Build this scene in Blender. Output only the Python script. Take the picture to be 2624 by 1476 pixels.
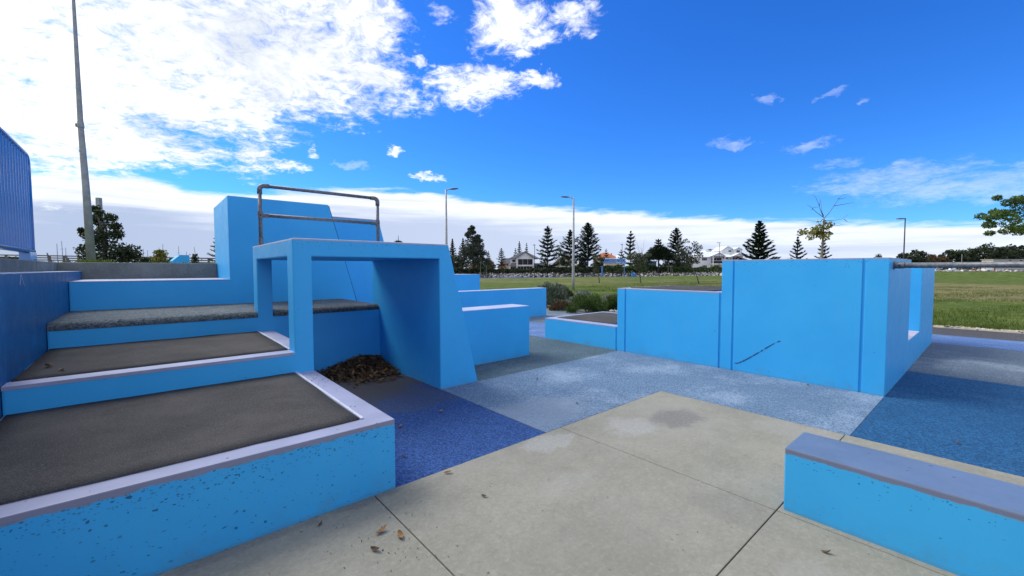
import bpy, bmesh, math, random
import numpy as np
from mathutils import Vector, Matrix
R = math.radians
for o in list(bpy.data.objects): bpy.data.objects.remove(o)
scn = bpy.context.scene
COL = scn.collection

# ------------------------------------------------------------------ camera
F_PX, YAW, PITCH, ROLL, EYE = 1075.15, 0.7138, 0.0460, -0.0014, 1.55   # photo is 2624 x 1476
FW = Vector((math.sin(YAW)*math.cos(PITCH), math.cos(YAW)*math.cos(PITCH), -math.sin(PITCH)))
_r = Vector((math.cos(YAW), -math.sin(YAW), 0)); _u = _r.cross(FW)
RT = _r*math.cos(ROLL) + _u*math.sin(ROLL); UP = -_r*math.sin(ROLL) + _u*math.cos(ROLL)
cam = bpy.data.cameras.new('camera'); co = bpy.data.objects.new('camera', cam); COL.objects.link(co)
cam.sensor_width = 36; cam.lens = F_PX/2624*36; cam.clip_start = .05; cam.clip_end = 8000
M = Matrix((RT, UP, -FW)).transposed().to_4x4(); M.translation = (0, 0, EYE); co.matrix_world = M
scn.camera = co
HOR = 688.5
def pt(u, v, depth):                       # surveyed bearing (photo pixel) + distance -> point in the world
    return Vector((0, 0, EYE)) + (FW + RT*((u-1312)/F_PX) - UP*((v-738)/F_PX))*depth
def azel(u, v):
    d = (FW + RT*((u-1312)/F_PX) - UP*((v-738)/F_PX)).normalized()
    return math.atan2(d.x, d.y) - YAW, math.asin(d.z)

# ------------------------------------------------------------------ node helpers
class NT:
    def __init__(s, tree): s.t = tree; s.L = tree.links
    def n(s, typ, **kw):
        x = s.t.nodes.new(typ)
        for k, v in kw.items(): setattr(x, k, v)
        return x
    def put(s, sock, v):
        if v is None: return
        if isinstance(v, bpy.types.NodeSocket): s.L.new(v, sock)
        elif isinstance(v, (tuple, list)) and sock.type == 'RGBA' and len(v) == 3: sock.default_value = (*v, 1)
        else: sock.default_value = v
    def m(s, op, a, b=None, c=None, clamp=False):
        x = s.n('ShaderNodeMath', operation=op, use_clamp=clamp)
        for i, v in enumerate((a, b, c)): s.put(x.inputs[i], v)
        return x.outputs[0]
    def vm(s, op, a, b=None):
        x = s.n('ShaderNodeVectorMath', operation=op); s.put(x.inputs[0], a); s.put(x.inputs[1], b)
        return x.outputs['Value'] if op in ('DOT_PRODUCT', 'LENGTH') else x.outputs[0]
    def mix(s, f, a, b, blend='MIX'):
        x = s.n('ShaderNodeMix', data_type='RGBA', blend_type=blend)
        s.put(x.inputs[0], f); s.put(x.inputs[6], a); s.put(x.inputs[7], b); return x.outputs[2]
    def sep(s, v):
        x = s.n('ShaderNodeSeparateXYZ'); s.put(x.inputs[0], v); return x.outputs
    def comb(s, a, b, c):
        x = s.n('ShaderNodeCombineXYZ')
        for i, v in enumerate((a, b, c)): s.put(x.inputs[i], v)
        return x.outputs[0]
    def noise(s, vec, scale, detail=4, rough=.55, dist=0):
        x = s.n('ShaderNodeTexNoise'); s.put(x.inputs['Vector'], vec)
        x.inputs['Scale'].default_value = scale; x.inputs['Detail'].default_value = detail
        x.inputs['Roughness'].default_value = rough; x.inputs['Distortion'].default_value = dist
        return x.outputs['Fac']
    def sst(s, v, lo, hi, to0=0., to1=1.):
        x = s.n('ShaderNodeMapRange', interpolation_type='SMOOTHSTEP')
        for i, q in enumerate((v, lo, hi, to0, to1)): s.put(x.inputs[i], q)
        return x.outputs[0]
    def lin(s, v, lo, hi, to0=0., to1=1.):
        x = s.n('ShaderNodeMapRange')
        for i, q in enumerate((v, lo, hi, to0, to1)): s.put(x.inputs[i], q)
        return x.outputs[0]

# ------------------------------------------------------------------ world: sky and clouds
SUN_EL, SUN_AZ = R(48), math.atan2(-.45, 1.0)      # azimuth measured from +Y towards +X
w = bpy.data.worlds.new('World'); scn.world = w; w.use_nodes = True
T = NT(w.node_tree); w.node_tree.nodes.clear()
sky = T.n('ShaderNodeTexSky', sky_type='NISHITA', sun_disc=False, sun_elevation=SUN_EL, sun_rotation=SUN_AZ % (2*math.pi))
sky.altitude = 0; sky.air_density = 1.0; sky.dust_density = .3; sky.ozone_density = 2.2
d = T.n('ShaderNodeTexCoord').outputs['Generated']
fwd = T.vm('DOT_PRODUCT', d, (math.sin(YAW), math.cos(YAW), 0)); rgt = T.vm('DOT_PRODUCT', d, (math.cos(YAW), -math.sin(YAW), 0))
dz = T.sep(d)[2]
az = T.m('ARCTAN2', rgt, fwd); el = T.m('ARCSINE', dz)
dzp = T.m('ADD', T.m('MAXIMUM', dz, 0.), .16)
plane = T.comb(T.m('DIVIDE', rgt, dzp), T.m('DIVIDE', fwd, dzp), 0.)
n1 = T.noise(T.vm('MULTIPLY', plane, (1., 1.25, 1.)), 1.9, 11, .62, .25)
n2 = T.noise(T.vm('ADD', plane, (7.3, 2.1, 3.)), 5.2, 9, .68, .5)
n3 = T.noise(T.vm('ADD', plane, (2.3, 9.1, 5.)), 17., 8, .70, .8)
nz = T.m('ADD', T.m('ADD', T.m('MULTIPLY', T.m('SUBTRACT', n1, .5), 2.2), T.m('MULTIPLY', T.m('SUBTRACT', n2, .5), 2.5)), T.m('MULTIPLY', T.m('SUBTRACT', n3, .5), 2.3))
wv = T.comb(T.m('MULTIPLY', az, 1.), T.m('MULTIPLY', el, 1.5), 0.)
def warpn(sc, off, det): return T.m('SUBTRACT', T.noise(T.vm('ADD', wv, off), sc, det, .62, .6), .5)
azw = T.m('ADD', az, T.m('ADD', T.m('MULTIPLY', warpn(7., (1., 5., 2.), 3), .12), T.m('MULTIPLY', warpn(24., (4., 1., 8.), 5), .075)))
elw = T.m('ADD', el, T.m('ADD', T.m('MULTIPLY', warpn(7., (9., 3., 1.), 3), .055), T.m('MULTIPLY', warpn(24., (2., 7., 5.), 5), .05)))
def blob(u, v, rx, ry, amp=1.0, tilt=0.):
    a0, e0 = azel(u, v); a1, _ = azel(u+rx, v); a2, _ = azel(u-rx, v); _, e1 = azel(u, v-ry); _, e2 = azel(u, v+ry)
    ra, re = abs(a1-a2)/2, abs(e1-e2)/2
    x = T.m('SUBTRACT', azw, a0); y = T.m('SUBTRACT', elw, e0)
    if tilt: y = T.m('SUBTRACT', y, T.m('MULTIPLY', x, tilt))
    x = T.m('DIVIDE', x, ra); y = T.m('DIVIDE', y, re)
    q = T.m('ADD', T.m('MULTIPLY', x, x), T.m('MULTIPLY', y, y))
    return T.m('MULTIPLY', T.m('MAXIMUM', T.m('SUBTRACT', 1.9, q), -2.), .62*amp)
def union(lst):
    o = lst[0]
    for b in lst[1:]: o = T.m('MAXIMUM', o, b)
    return o
big = [(-250, 60, 900, 330), (330, 90, 560, 235), (720, 120, 300, 165), (800, 225, 235, 72), (960, 195, 85, 48), (160, 330, 420, 95), (-700, 300, 700, 300), (930, 30, 105, 80), (560, 215, 330, 80), (350, 230, 420, 110)]
puff = [(1205, 225, 92, 42), (1365, 200, 52, 20), (1285, 55, 95, 72), (1330, 105, 75, 28), (1480, 55, 62, 38), (1130, 30, 38, 32), (1005, 105, 30, 26),
        (1068, 165, 34, 13), (640, 400, 52, 44), (720, 420, 80, 14), (345, 405, 56, 24), (500, 385, 85, 30), (410, 365, 70, 24), (1010, 392, 20, 13), (1095, 458, 38, 9),
        (150, 395, 190, 50), (640, 345, 45, 14), (820, 395, 18, 9)]
thin = [(1880, 365, 42, 10), (2140, 420, 58, 13), (2060, 380, 50, 13), (1960, 268, 30, 11), (2105, 255, 26, 10), (2212, 268, 22, 9), (900, 418, 42, 8), (2330, 440, 190, 26), (2450, 478, 260, 40), (2200, 480, 130, 22), (2560, 440, 120, 30)]
C1 = T.m('MAXIMUM', union([blob(*b, 1.15) for b in big]), -1.2); C2 = union([blob(*b, .84) for b in puff])
cum = T.m('ADD', T.m('MAXIMUM', C1, C2), nz)
cum = T.sst(cum, .0, 1.35)
# unseen broken cumulus added out of view, thickened to brighten the camera-facing walls
gen = T.noise(T.vm('MULTIPLY', plane, (1., 1., 1.)), 1.1, 9, .6, .3)
away = T.sst(T.m('ABSOLUTE', az), 1.05, 1.5)
over = T.sst(el, .62, .85)
gen = T.m('MULTIPLY', T.sst(gen, .43, .57), T.m('MAXIMUM', away, over))
# the white bank of the picture's upper left carries on unseen overhead and left, spread to lift the ambient light
cd = Vector((-math.cos(YAW)*.62 + math.sin(YAW)*.10, math.sin(YAW)*.62 + math.cos(YAW)*.10, .78)).normalized()
bk = T.m('ADD', T.vm('DOT_PRODUCT', d, tuple(cd)), T.m('MULTIPLY', T.m('SUBTRACT', n1, .5), .35))
gen = T.m('MAXIMUM', gen, T.m('MULTIPLY', T.sst(bk, .46, .58), T.m('MAXIMUM', T.sst(T.m('MULTIPLY', az, -1.), .95, 1.2), T.sst(el, .60, .70))))
cum = T.m('MAXIMUM', cum, gen)
thn = T.sst(T.m('ADD', union([blob(*b) for b in thin]), T.m('MULTIPLY', nz, 1.)), .0, 1.9, 0., .40)
# stratus bank along the horizon; its upper edge falls towards the right
fc = T.n('ShaderNodeFloatCurve'); cu = fc.mapping.curves[0]
edge = [(-600, 440), (0, 440), (300, 447), (560, 492), (760, 485), (960, 482), (1150, 500), (1300, 520), (1500, 532), (1750, 552), (2050, 560), (2300, 565), (2624, 560)]
ptz = [(.5 + azel(u, v)[0]/math.pi/2, azel(u, v)[1]) for u, v in edge]
ptz = [(0., .17)] + ptz + [(1., .17)]
cu.points[0].location = ptz[0]; cu.points[1].location = ptz[-1]
for p_ in ptz[1:-1]: cu.points.new(*p_)
fc.mapping.update()
T.put(fc.inputs['Value'], T.m('ADD', T.m('DIVIDE', az, 2*math.pi), .5))
nb = T.noise(T.comb(T.m('MULTIPLY', az, 4.), T.m('MULTIPLY', el, 22.), 0.), 2.2, 9, .62, .4)
bank_d = T.m('ADD', T.m('SUBTRACT', fc.outputs[0], el), T.m('MULTIPLY', T.m('SUBTRACT', nb, .5), .045))
bank = T.sst(bank_d, -.003, .014)
# colours (radiance; background strength is 0.1)
S = .1
bw = T.n('ShaderNodeHueSaturation'); bw.inputs['Hue'].default_value = .502; bw.inputs['Saturation'].default_value = 1.28
T.put(bw.inputs['Color'], sky.outputs[0])
blue = T.mix(1., bw.outputs[0], (.32, .745, 1.33), 'MULTIPLY')
soft = T.noise(T.vm('MULTIPLY', plane, (1., .8, 1.)), 1.35, 6, .55, .4)
cumc = T.mix(T.sst(T.m('ADD', T.m('MULTIPLY', soft, .55), T.m('ADD', T.m('MULTIPLY', n2, .27), T.m('MULTIPLY', n3, .18))), .36, .60), (4.7, 5.15, 5.9), (9.0, 9.1, 9.2))
stripe = T.noise(T.comb(T.m('MULTIPLY', az, 2.), T.m('MULTIPLY', el, 42.), 3.), 1.6, 6, .55, .3)
bankc = T.mix(T.sst(T.m('ADD', bank_d, T.m('MULTIPLY', T.m('SUBTRACT', stripe, .5), .13)), .0, .085), (7.0, 7.3, 7.9), T.mix(T.lin(az, -.75, .35), (3.3, 3.85, 5.2), (4.5, 5.05, 6.4)))
c = T.mix(thn, blue, (6.2, 6.7, 8.1))
c = T.mix(T.m('MULTIPLY', bank, .97), c, bankc)
c = T.mix(cum, c, cumc)
bg = T.n('ShaderNodeBackground'); T.put(bg.inputs[0], c); bg.inputs[1].default_value = S
out = T.n('ShaderNodeOutputWorld'); T.L.new(bg.outputs[0], out.inputs[0])

sl = bpy.data.lights.new('sun', 'SUN'); so = bpy.data.objects.new('sun', sl); COL.objects.link(so)
sl.energy = 2.0; sl.angle = R(34); sl.color = (1, .96, .9)
sd = Vector((math.sin(SUN_AZ)*math.cos(SUN_EL), math.cos(SUN_AZ)*math.cos(SUN_EL), math.sin(SUN_EL)))
so.rotation_euler = sd.to_track_quat('Z', 'Y').to_euler(); so.location = (0, 0, 30)
vs = scn.view_settings; scn.display_settings.display_device = 'sRGB'
vs.view_transform = 'Standard'; vs.look = 'None'; vs.gamma = 1; vs.use_curve_mapping = False; vs.exposure = 0.62
scn.cycles.max_bounces = 6; scn.cycles.diffuse_bounces = 4; scn.cycles.use_denoising = True

# ------------------------------------------------------------------ materials
MAT = {}
def newmat(name, rough=.6, spec=.3, metal=0.):
    m = bpy.data.materials.new(name); m.use_nodes = True; t = NT(m.node_tree)
    b = m.node_tree.nodes['Principled BSDF']
    b.inputs['Roughness'].default_value = rough; b.inputs['Specular IOR Level'].default_value = spec; b.inputs['Metallic'].default_value = metal
    MAT[name] = m; return m, t, b
def pos(t): return t.n('ShaderNodeNewGeometry').outputs['Position']
def obc(t): return t.n('ShaderNodeTexCoord').outputs['Object']
def bump(t, b, h, strength=.3, dist=.01):
    x = t.n('ShaderNodeBump'); x.inputs['Strength'].default_value = strength; x.inputs['Distance'].default_value = dist
    t.put(x.inputs['Height'], h); t.L.new(x.outputs[0], b.inputs['Normal'])
def simple(name, a, bcol=None, scale=3., rough=.6, spec=.3, metal=0., bmp=0., detail=5, world=False, lo=.35, hi=.65):
    m, t, b = newmat(name, rough, spec, metal); p = pos(t) if world else obc(t)
    n = t.noise(p, scale, detail, .6)
    t.put(b.inputs['Base Color'], t.mix(t.sst(n, lo, hi), a, bcol or a))
    if bmp: bump(t, b, n, bmp, .02)
    return m
def chips_mask(t, p, scale, dens, size):
    v = t.n('ShaderNodeTexVoronoi'); v.inputs['Scale'].default_value = scale; t.put(v.inputs['Vector'], p)
    rnd = t.sep(v.outputs['Color'])
    pick = t.m('GREATER_THAN', rnd[0], t.m('SUBTRACT', 1., dens) if not isinstance(dens, float) else 1-dens)
    rad = t.m('MULTIPLY', t.m('ADD', .35, rnd[1]), size)
    return t.m('MULTIPLY', pick, t.m('LESS_THAN', v.outputs['Distance'], rad))
BLUES = (.050, .445, .86), (.043, .415, .835)
def paint(name, ztop=None, band=.03, top=(.50, .51, .66), chips=.04, worn=.0, chipsize=.16, grime=.5, blue=None):
    BLUE, BLUE2 = blue or BLUES
    m, t, b = newmat(name, .42, .32)
    p = pos(t); z = t.sep(p)[2]; nzz = t.sep(t.n('ShaderNodeNewGeometry').outputs['Normal'])[2]
    col = t.mix(t.sst(t.noise(p, 1.3, 6, .6), .35, .65), BLUE, BLUE2)
    col = t.mix(t.m('MULTIPLY', t.sst(t.noise(t.vm('MULTIPLY', p, (7., 7., .8)), 1.4, 5, .65), .50, .8), .17), col, (.10, .40, .66))
    col = t.mix(t.m('MULTIPLY', t.sst(t.noise(p, 3.4, 7, .7), .52, .72), .16), col, (.085, .47, .84))
    col = t.mix(t.m('MULTIPLY', t.sst(t.noise(t.vm('ADD', p, (4., 2., 7.)), 2.1, 8, .7), .56, .74), .16), col, (.03, .33, .72))
    # rubbed dirt low on the faces
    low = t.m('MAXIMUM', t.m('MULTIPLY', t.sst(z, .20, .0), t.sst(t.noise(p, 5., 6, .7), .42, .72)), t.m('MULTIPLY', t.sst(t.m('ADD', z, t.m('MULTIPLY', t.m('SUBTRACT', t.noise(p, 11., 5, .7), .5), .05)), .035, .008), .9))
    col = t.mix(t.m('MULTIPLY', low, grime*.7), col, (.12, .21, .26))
    nn = t.n('ShaderNodeTexNoise'); nn.inputs['Scale'].default_value = 26.; nn.inputs['Detail'].default_value = 4.; t.put(nn.inputs['Vector'], p)
    pw = t.vm('ADD', p, t.vm('MULTIPLY', t.vm('SUBTRACT', nn.outputs['Color'], (.5, .5, .5)), (.05, .05, .03)))
    ch = chips_mask(t, t.vm('MULTIPLY', pw, (1., 1., 1.25)), 21., chips, chipsize)
    ch2 = chips_mask(t, t.vm('MULTIPLY', pw, (1., 1., 2.0)), 47., chips*1.2, chipsize*1.1)
    chm = t.m('MAXIMUM', ch, ch2)
    if ztop is not None:
        wob = t.m('MULTIPLY', t.m('SUBTRACT', t.noise(t.vm('MULTIPLY', p, (1., 1., .3)), 9., 7, .7), .5), .022 + worn*.03)
        dtop = t.m('SUBTRACT', ztop - band, t.m('ADD', z, wob))        # >0 below the painted band
        if worn:
            near = t.m('MULTIPLY', t.sst(dtop, .16, .0), worn)
            ch3 = chips_mask(t, t.vm('MULTIPLY', p, (1., 1., 1.8)), 62., t.m('MULTIPLY', near, .5), .42)
            chm = t.m('MAXIMUM', chm, ch3)
    col = t.mix(t.m('MULTIPLY', chm, t.lin(t.noise(p, 13., 2), .3, .7, .35, .85)), col, (.014, .065, .15))
    if ztop is not None:
        tc = t.mix(t.sst(t.noise(p, 2.2, 7, .65), .35, .7), top, tuple(x*.84 for x in top))
        tc = t.mix(t.m('MULTIPLY', chips_mask(t, p, 33., .05, .2), .8), tc, (.05, .06, .08))
        side = t.mix(.35 + .4*worn, tc, (.24, .24, .32))
        tc = t.mix(t.sst(nzz, .25, .6), side, tc)
        edge = t.m('MULTIPLY', t.m('MULTIPLY', t.sst(dtop, -.012, .0), t.sst(dtop, .014, .003)), t.sst(t.noise(p, 14., 4, .6), .42, .62))
        col = t.mix(t.sst(dtop, .002, -.002), col, tc)
        col = t.mix(t.m('MULTIPLY', edge, .55*worn + .1), col, (.22, .19, .17))
    t.put(b.inputs['Base Color'], col)
    t.put(b.inputs['Roughness'], t.lin(t.noise(p, 6., 4), .3, .7, .36, .55))
    bump(t, b, t.m('ADD', t.noise(p, 38., 5, .65), t.m('MULTIPLY', chm, -1.4)), .10, .006)
    return m
def rubber(name, a, bcol, worn=None, wscale=.9, gscale=150., lo=.5, hi=.72, stains=()):
    m, t, b = newmat(name, .85, .25); p = pos(t)
    v = t.n('ShaderNodeTexVoronoi'); v.inputs['Scale'].default_value = gscale; t.put(v.inputs['Vector'], p)
    g = t.sep(v.outputs['Color'])[0]
    v2 = t.n('ShaderNodeTexVoronoi'); v2.inputs['Scale'].default_value = gscale*.52; t.put(v2.inputs['Vector'], t.vm('ADD', p, (3.1, 1.7, .4)))
    g3 = t.sep(v2.outputs['Color'])[1]
    g2 = t.noise(p, gscale*.22, 4, .7)
    mixg = t.m('ADD', t.m('ADD', t.m('MULTIPLY', g, .30), t.m('MULTIPLY', g3, .36)), t.m('MULTIPLY', g2, .34))
    col = t.mix(t.sst(mixg, .22, .80), tuple(x*.72 for x in a), tuple(min(1., x*1.18) for x in bcol))
    big_ = t.noise(p, .55, 6, .6)
    col = t.mix(t.m('MULTIPLY', t.sst(big_, .42, .68), .30), col, tuple(x*.78 for x in a))
    if worn:
        n = t.m('ADD', t.m('MULTIPLY', t.noise(p, wscale, 8, .68), .75), t.m('MULTIPLY', g2, .25))
        col = t.mix(t.m('MULTIPLY', t.sst(n, lo, hi), t.lin(mixg, .25, .75, .25, 1.)), col, worn)
    for (x0, y0, rx, ry, cc, amt) in stains:
        q = t.vm('MULTIPLY', t.vm('SUBTRACT', p, (x0, y0, 0.)), (1/rx, 1/ry, 0.))
        l = t.m('ADD', t.vm('LENGTH', q), t.m('MULTIPLY', t.m('SUBTRACT', t.noise(p, 4.5, 7, .7), .5), 1.1))
        col = t.mix(t.sst(l, 1.05, .62, 0., amt), col, cc)
    t.put(b.inputs['Base Color'], col)
    bump(t, b, t.m('ADD', t.m('MULTIPLY', v.outputs['Distance'], -1.), g2), .55, .008)
    return m

rubber('rubber_navy', (.012, .042, .145), (.040, .105, .32), worn=(.07, .15, .37), lo=.56, hi=.8,
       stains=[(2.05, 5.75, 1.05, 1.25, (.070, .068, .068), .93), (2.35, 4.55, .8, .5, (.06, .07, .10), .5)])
rubber('rubber_pale', (.088, .150, .250), (.150, .235, .35), worn=(.30, .395, .52), wscale=.8, lo=.47, hi=.64,
       stains=[(3.1, 3.2, .9, .5, (.20, .255, .34), .5)])
rubber('rubber_slate', (.048, .085, .108), (.092, .145, .18), worn=(.18, .235, .28), wscale=.8, lo=.5, hi=.7)
rubber('rubber_violet', (.070, .145, .34), (.125, .22, .44), worn=(.25, .35, .56), wscale=1.1, lo=.48, hi=.64)
rubber('rubber_grey', (.095, .128, .17), (.145, .19, .245), worn=(.28, .34, .41), wscale=.55, lo=.48, hi=.62)
rubber('rubber_teal', (.007, .055, .155), (.020, .115, .265), worn=(.07, .20, .36), wscale=.75, lo=.5, hi=.72)
rubber('rubber_nose', (.045, .062, .075), (.115, .145, .165), worn=(.20, .235, .25), wscale=2.2, gscale=95., lo=.5, hi=.7)
rubber('asphalt', (.055, .056, .060), (.10, .10, .105), worn=(.15, .15, .155), wscale=.7)

def concrete(name, a, bcol, stains=(), pits=0., bmp=.2, wscale=1.2):
    m, t, b = newmat(name, .8, .25); p = pos(t)
    n = t.noise(p, wscale, 9, .66); n2 = t.noise(p, 9., 8, .72); f = t.noise(p, 120., 3, .6)
    col = t.mix(t.sst(n, .34, .66), a, bcol)
    col = t.mix(t.m('MULTIPLY', t.sst(n2, .50, .70), .38), col, tuple(x*1.22 for x in a))
    col = t.mix(t.m('MULTIPLY', t.sst(n2, .49, .30), .34), col, tuple(x*.70 for x in bcol))
    col = t.mix(t.m('MULTIPLY', t.sst(f, .54, .70), .40), col, tuple(x*.60 for x in bcol))
    g_ = t.noise(p, 34., 6, .78); col = t.mix(t.m('MULTIPLY', t.sst(g_, .50, .66), .42), col, tuple(min(1, x*1.3) for x in a)); col = t.mix(t.m('MULTIPLY', t.sst(g_, .48, .33), .42), col, tuple(x*.72 for x in bcol))
    # trowel and foot-traffic scuffs, stretched one way
    sc = t.noise(t.vm('MULTIPLY', p, (2.2, 9., 1.)), 2.0, 8, .74, .6)
    col = t.mix(t.m('MULTIPLY', t.sst(sc, .56, .74), .30), col, tuple(min(x*1.28, .75) for x in a))
    for (x0, y0, rx, ry, cc, amt) in stains:
        q = t.vm('MULTIPLY', t.vm('SUBTRACT', p, (x0, y0, 0.)), (1/rx, 1/ry, 0.))
        l = t.m('ADD', t.vm('LENGTH', q), t.m('MULTIPLY', t.m('SUBTRACT', t.noise(p, 4.6, 9, .74), .5), 2.4))
        br = t.lin(t.noise(p, 46., 5, .75), .36, .6, .25, 1.)
        col = t.mix(t.m('MULTIPLY', t.sst(l, 1.05, .5, 0., amt), br), col, cc)
    h = t.m('ADD', t.m('MULTIPLY', n2, .5), f)
    if pits:
        ch = chips_mask(t, p, 24., pits, .17); col = t.mix(t.m('MULTIPLY', ch, .75), col, (.05, .052, .05))
        st = t.noise(t.vm('MULTIPLY', p, (5., 5., .45)), 1.2, 6, .65); col = t.mix(t.m('MULTIPLY', t.sst(st, .55, .72), .45), col, (.12, .12, .09))
    t.put(b.inputs['Base Color'], col); bump(t, b, h, bmp, .004)
    return m
concrete('paving_concrete', (.268, .262, .220), (.222, .217, .180), bmp=.22, stains=[
    (3.55, 2.30, .34, .26, (0.370, 0.374, 0.385), .55), (2.66, 2.56, .34, .17, (0.370, 0.374, 0.376), .6), (4.10, 2.22, .62, .62, (0.302, 0.295, 0.282), .35), (4.10, 2.12, .40, .26, (0.139, 0.132, 0.133), .85),
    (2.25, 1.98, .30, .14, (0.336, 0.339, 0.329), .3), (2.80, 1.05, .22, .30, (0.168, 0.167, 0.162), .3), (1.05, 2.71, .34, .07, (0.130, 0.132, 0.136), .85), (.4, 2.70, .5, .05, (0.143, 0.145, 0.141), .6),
    (1.9, 1.4, .7, .5, (0.185, 0.180, 0.160), .30), (4.6, 1.2, .3, .5, (0.336, 0.343, 0.338), .35), (2.2, .55, .5, .2, (0.319, 0.326, 0.320), .3)])
concrete('wall_concrete', (.215, .225, .21), (.15, .16, .15), pits=.2, bmp=.35, wscale=2.2)
simple('joint_filler', (.035, .033, .03), (.06, .055, .05), 30., .95)
def carpet(name):
    m, t, b = newmat(name, .95, .15); p = pos(t)
    f = t.noise(t.vm('MULTIPLY', p, (1., .5, 1.)), 210., 2, .7); n = t.noise(p, 1.6, 7, .65)
    col = t.mix(t.sst(n, .35, .68), (.042, .042, .043), (.074, .070, .068))
    col = t.mix(t.m('MULTIPLY', t.sst(f, .45, .7), .5), col, (.16, .155, .15))
    k_ = t.noise(p, 75., 5, .8); col = t.mix(t.m('MULTIPLY', t.sst(k_, .52, .68), .5), col, (.15, .145, .14)); col = t.mix(t.m('MULTIPLY', t.sst(k_, .47, .32), .6), col, (.032, .031, .031))
    s2 = t.noise(t.vm('MULTIPLY', p, (3.2, 9., 1.)), 1.1, 6, .6, .8)
    col = t.mix(t.m('MULTIPLY', t.sst(s2, .63, .71), .55), col, (.040, .038, .036))
    t.put(b.inputs['Base Color'], col); bump(t, b, f, .5, .006)
carpet('carpet')
def metal_pipe():
    m, t, b = newmat('galvanised', .5, .4, .35); p = pos(t); n = t.noise(p, 26., 6, .7)
    t.put(b.inputs['Base Color'], t.mix(t.sst(n, .35, .68), (.10, .108, .118), (.20, .21, .222))); bump(t, b, n, .12, .003)
metal_pipe()
simple('pole_grey', (.27, .28, .285), (.36, .37, .37), 6., .55, .4, .2)
simple('lamp_grey', (.16, .17, .19), (.20, .21, .23), 2., .5, .4, .2)
simple('black_metal', (.018, .018, .02), (.03, .03, .032), 4., .5)
simple('blue_steel', (.010, .17, .50), (.014, .20, .56), 3., .10, 1.)
simple('red_paint', (.52, .05, .06), (.45, .04, .05), 4., .45)
simple('leaf_litter', (.10, .058, .032), (.055, .032, .02), 25., .8)
simple('dead_leaf_dark', (.075, .045, .024), (.15, .092, .046), 18., .7)
simple('dead_leaf_tan', (.27, .155, .07), (.18, .09, .04), 30., .7)
simple('bark', (.085, .065, .05), (.14, .115, .09), 6., .9, bmp=.4)
simple('bark_pale', (.30, .27, .23), (.22, .195, .165), 6., .9, bmp=.3)
simple('soil', (.13, .085, .06), (.20, .15, .11), 5., .95, bmp=.4, world=True)
simple('sand', (.52, .47, .37), (.40, .355, .28), 4., .95, bmp=.3, world=True)
simple('rock', (.62, .60, .56), (.13, .13, .135), 1.3, .9, bmp=.4, lo=.40, hi=.56)
simple('white_wall', (.78, .78, .77), (.72, .72, .71), .6, .7)
simple('cream_wall', (.56, .50, .38), (.50, .45, .34), .6, .8)
simple('yellow_wall', (.52, .42, .20), (.46, .37, .18), .6, .8)
simple('grey_wall', (.22, .22, .22), (.27, .27, .27), .8, .8)
simple('teal_wall', (.06, .11, .13), (.07, .13, .15), .8, .8)
simple('roof_slate', (.060, .062, .072), (.085, .087, .098), 3., .6)
simple('roof_orange', (.42, .14, .055), (.33, .10, .04), 3., .8)
simple('roof_white', (.70, .74, .74), (.62, .67, .68), 3., .5)
simple('roof_grey', (.25, .26, .27), (.31, .32, .33), 3., .6)
simple('glass_dark', (.008, .010, .014), (.016, .02, .026), .3, .12, .22)
simple('timber_grey', (.13, .115, .095), (.19, .17, .145), 6., .9)
simple('timber_red', (.34, .11, .045), (.26, .085, .035), 4., .8)
simple('sail_cover', (.07, .08, .17), (.05, .06, .13), 3., .8)
simple('boat_white', (.76, .77, .78), (.70, .71, .73), 1., .4)
def water_mat():
    m, t, b = newmat('water', .16, .5); p = pos(t)
    n = t.noise(t.vm('MULTIPLY', p, (.12, .12, .1)), 1.5, 8, .7)
    t.put(b.inputs['Base Color'], t.mix(t.sst(n, .4, .7), (.018, .07, .20), (.05, .13, .30))); bump(t, b, n, .5, .6)
water_mat()
def foliage(name, a, bcol, scale=1.5, rough=.6, transl=.25):
    m, t, b = newmat(name, rough, .25); p = pos(t)
    n = t.noise(p, scale, 3, .6); n2 = t.noise(p, scale*9., 2, .6)
    col = t.mix(t.sst(t.m('ADD', t.m('MULTIPLY', n, .6), t.m('MULTIPLY', n2, .4)), .36, .64), a, bcol)
    ri = t.n('ShaderNodeNewGeometry').outputs['Random Per Island']
    col = t.mix(1., col, t.mix(ri, (.55, .58, .55), (1.5, 1.45, 1.35)), 'MULTIPLY')
    t.put(b.inputs['Base Color'], col)
    tr = t.n('ShaderNodeBsdfTranslucent'); t.put(tr.inputs[0], t.mix(.5, col, bcol)); mx = t.n('ShaderNodeMixShader'); mx.inputs[0].default_value = transl
    t.L.new(b.outputs[0], mx.inputs[1]); t.L.new(tr.outputs[0], mx.inputs[2])
    t.L.new(mx.outputs[0], t.t.nodes['Material Output'].inputs[0]); return m
foliage('pine_leaf', (.020, .036, .022), (.045, .068, .036), .5)
foliage('gum_leaf', (.028, .042, .030), (.070, .085, .055), .6)
foliage('olive_leaf', (.050, .065, .042), (.105, .120, .080), .8)
foliage('dark_leaf', (.020, .032, .016), (.050, .070, .030), 1.5)
foliage('bright_leaf', (.050, .095, .020), (.12, .19, .045), 1.2, transl=.35)
foliage('yellow_leaf', (.13, .14, .025), (.22, .21, .045), 1.2, transl=.35)
foliage('silver_leaf', (.105, .135, .10), (.25, .285, .225), 2.2)
foliage('sage_leaf', (.045, .068, .038), (.17, .205, .15), 2.6)
foliage('bush_leaf', (.032, .066, .018), (.090, .142, .032), 2.2)
foliage('red_leaf', (.12, .06, .035), (.09, .075, .035), 1.2)
foliage('grass_blade', (.042, .085, .010), (.11, .15, .024), .35, transl=.3)
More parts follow.
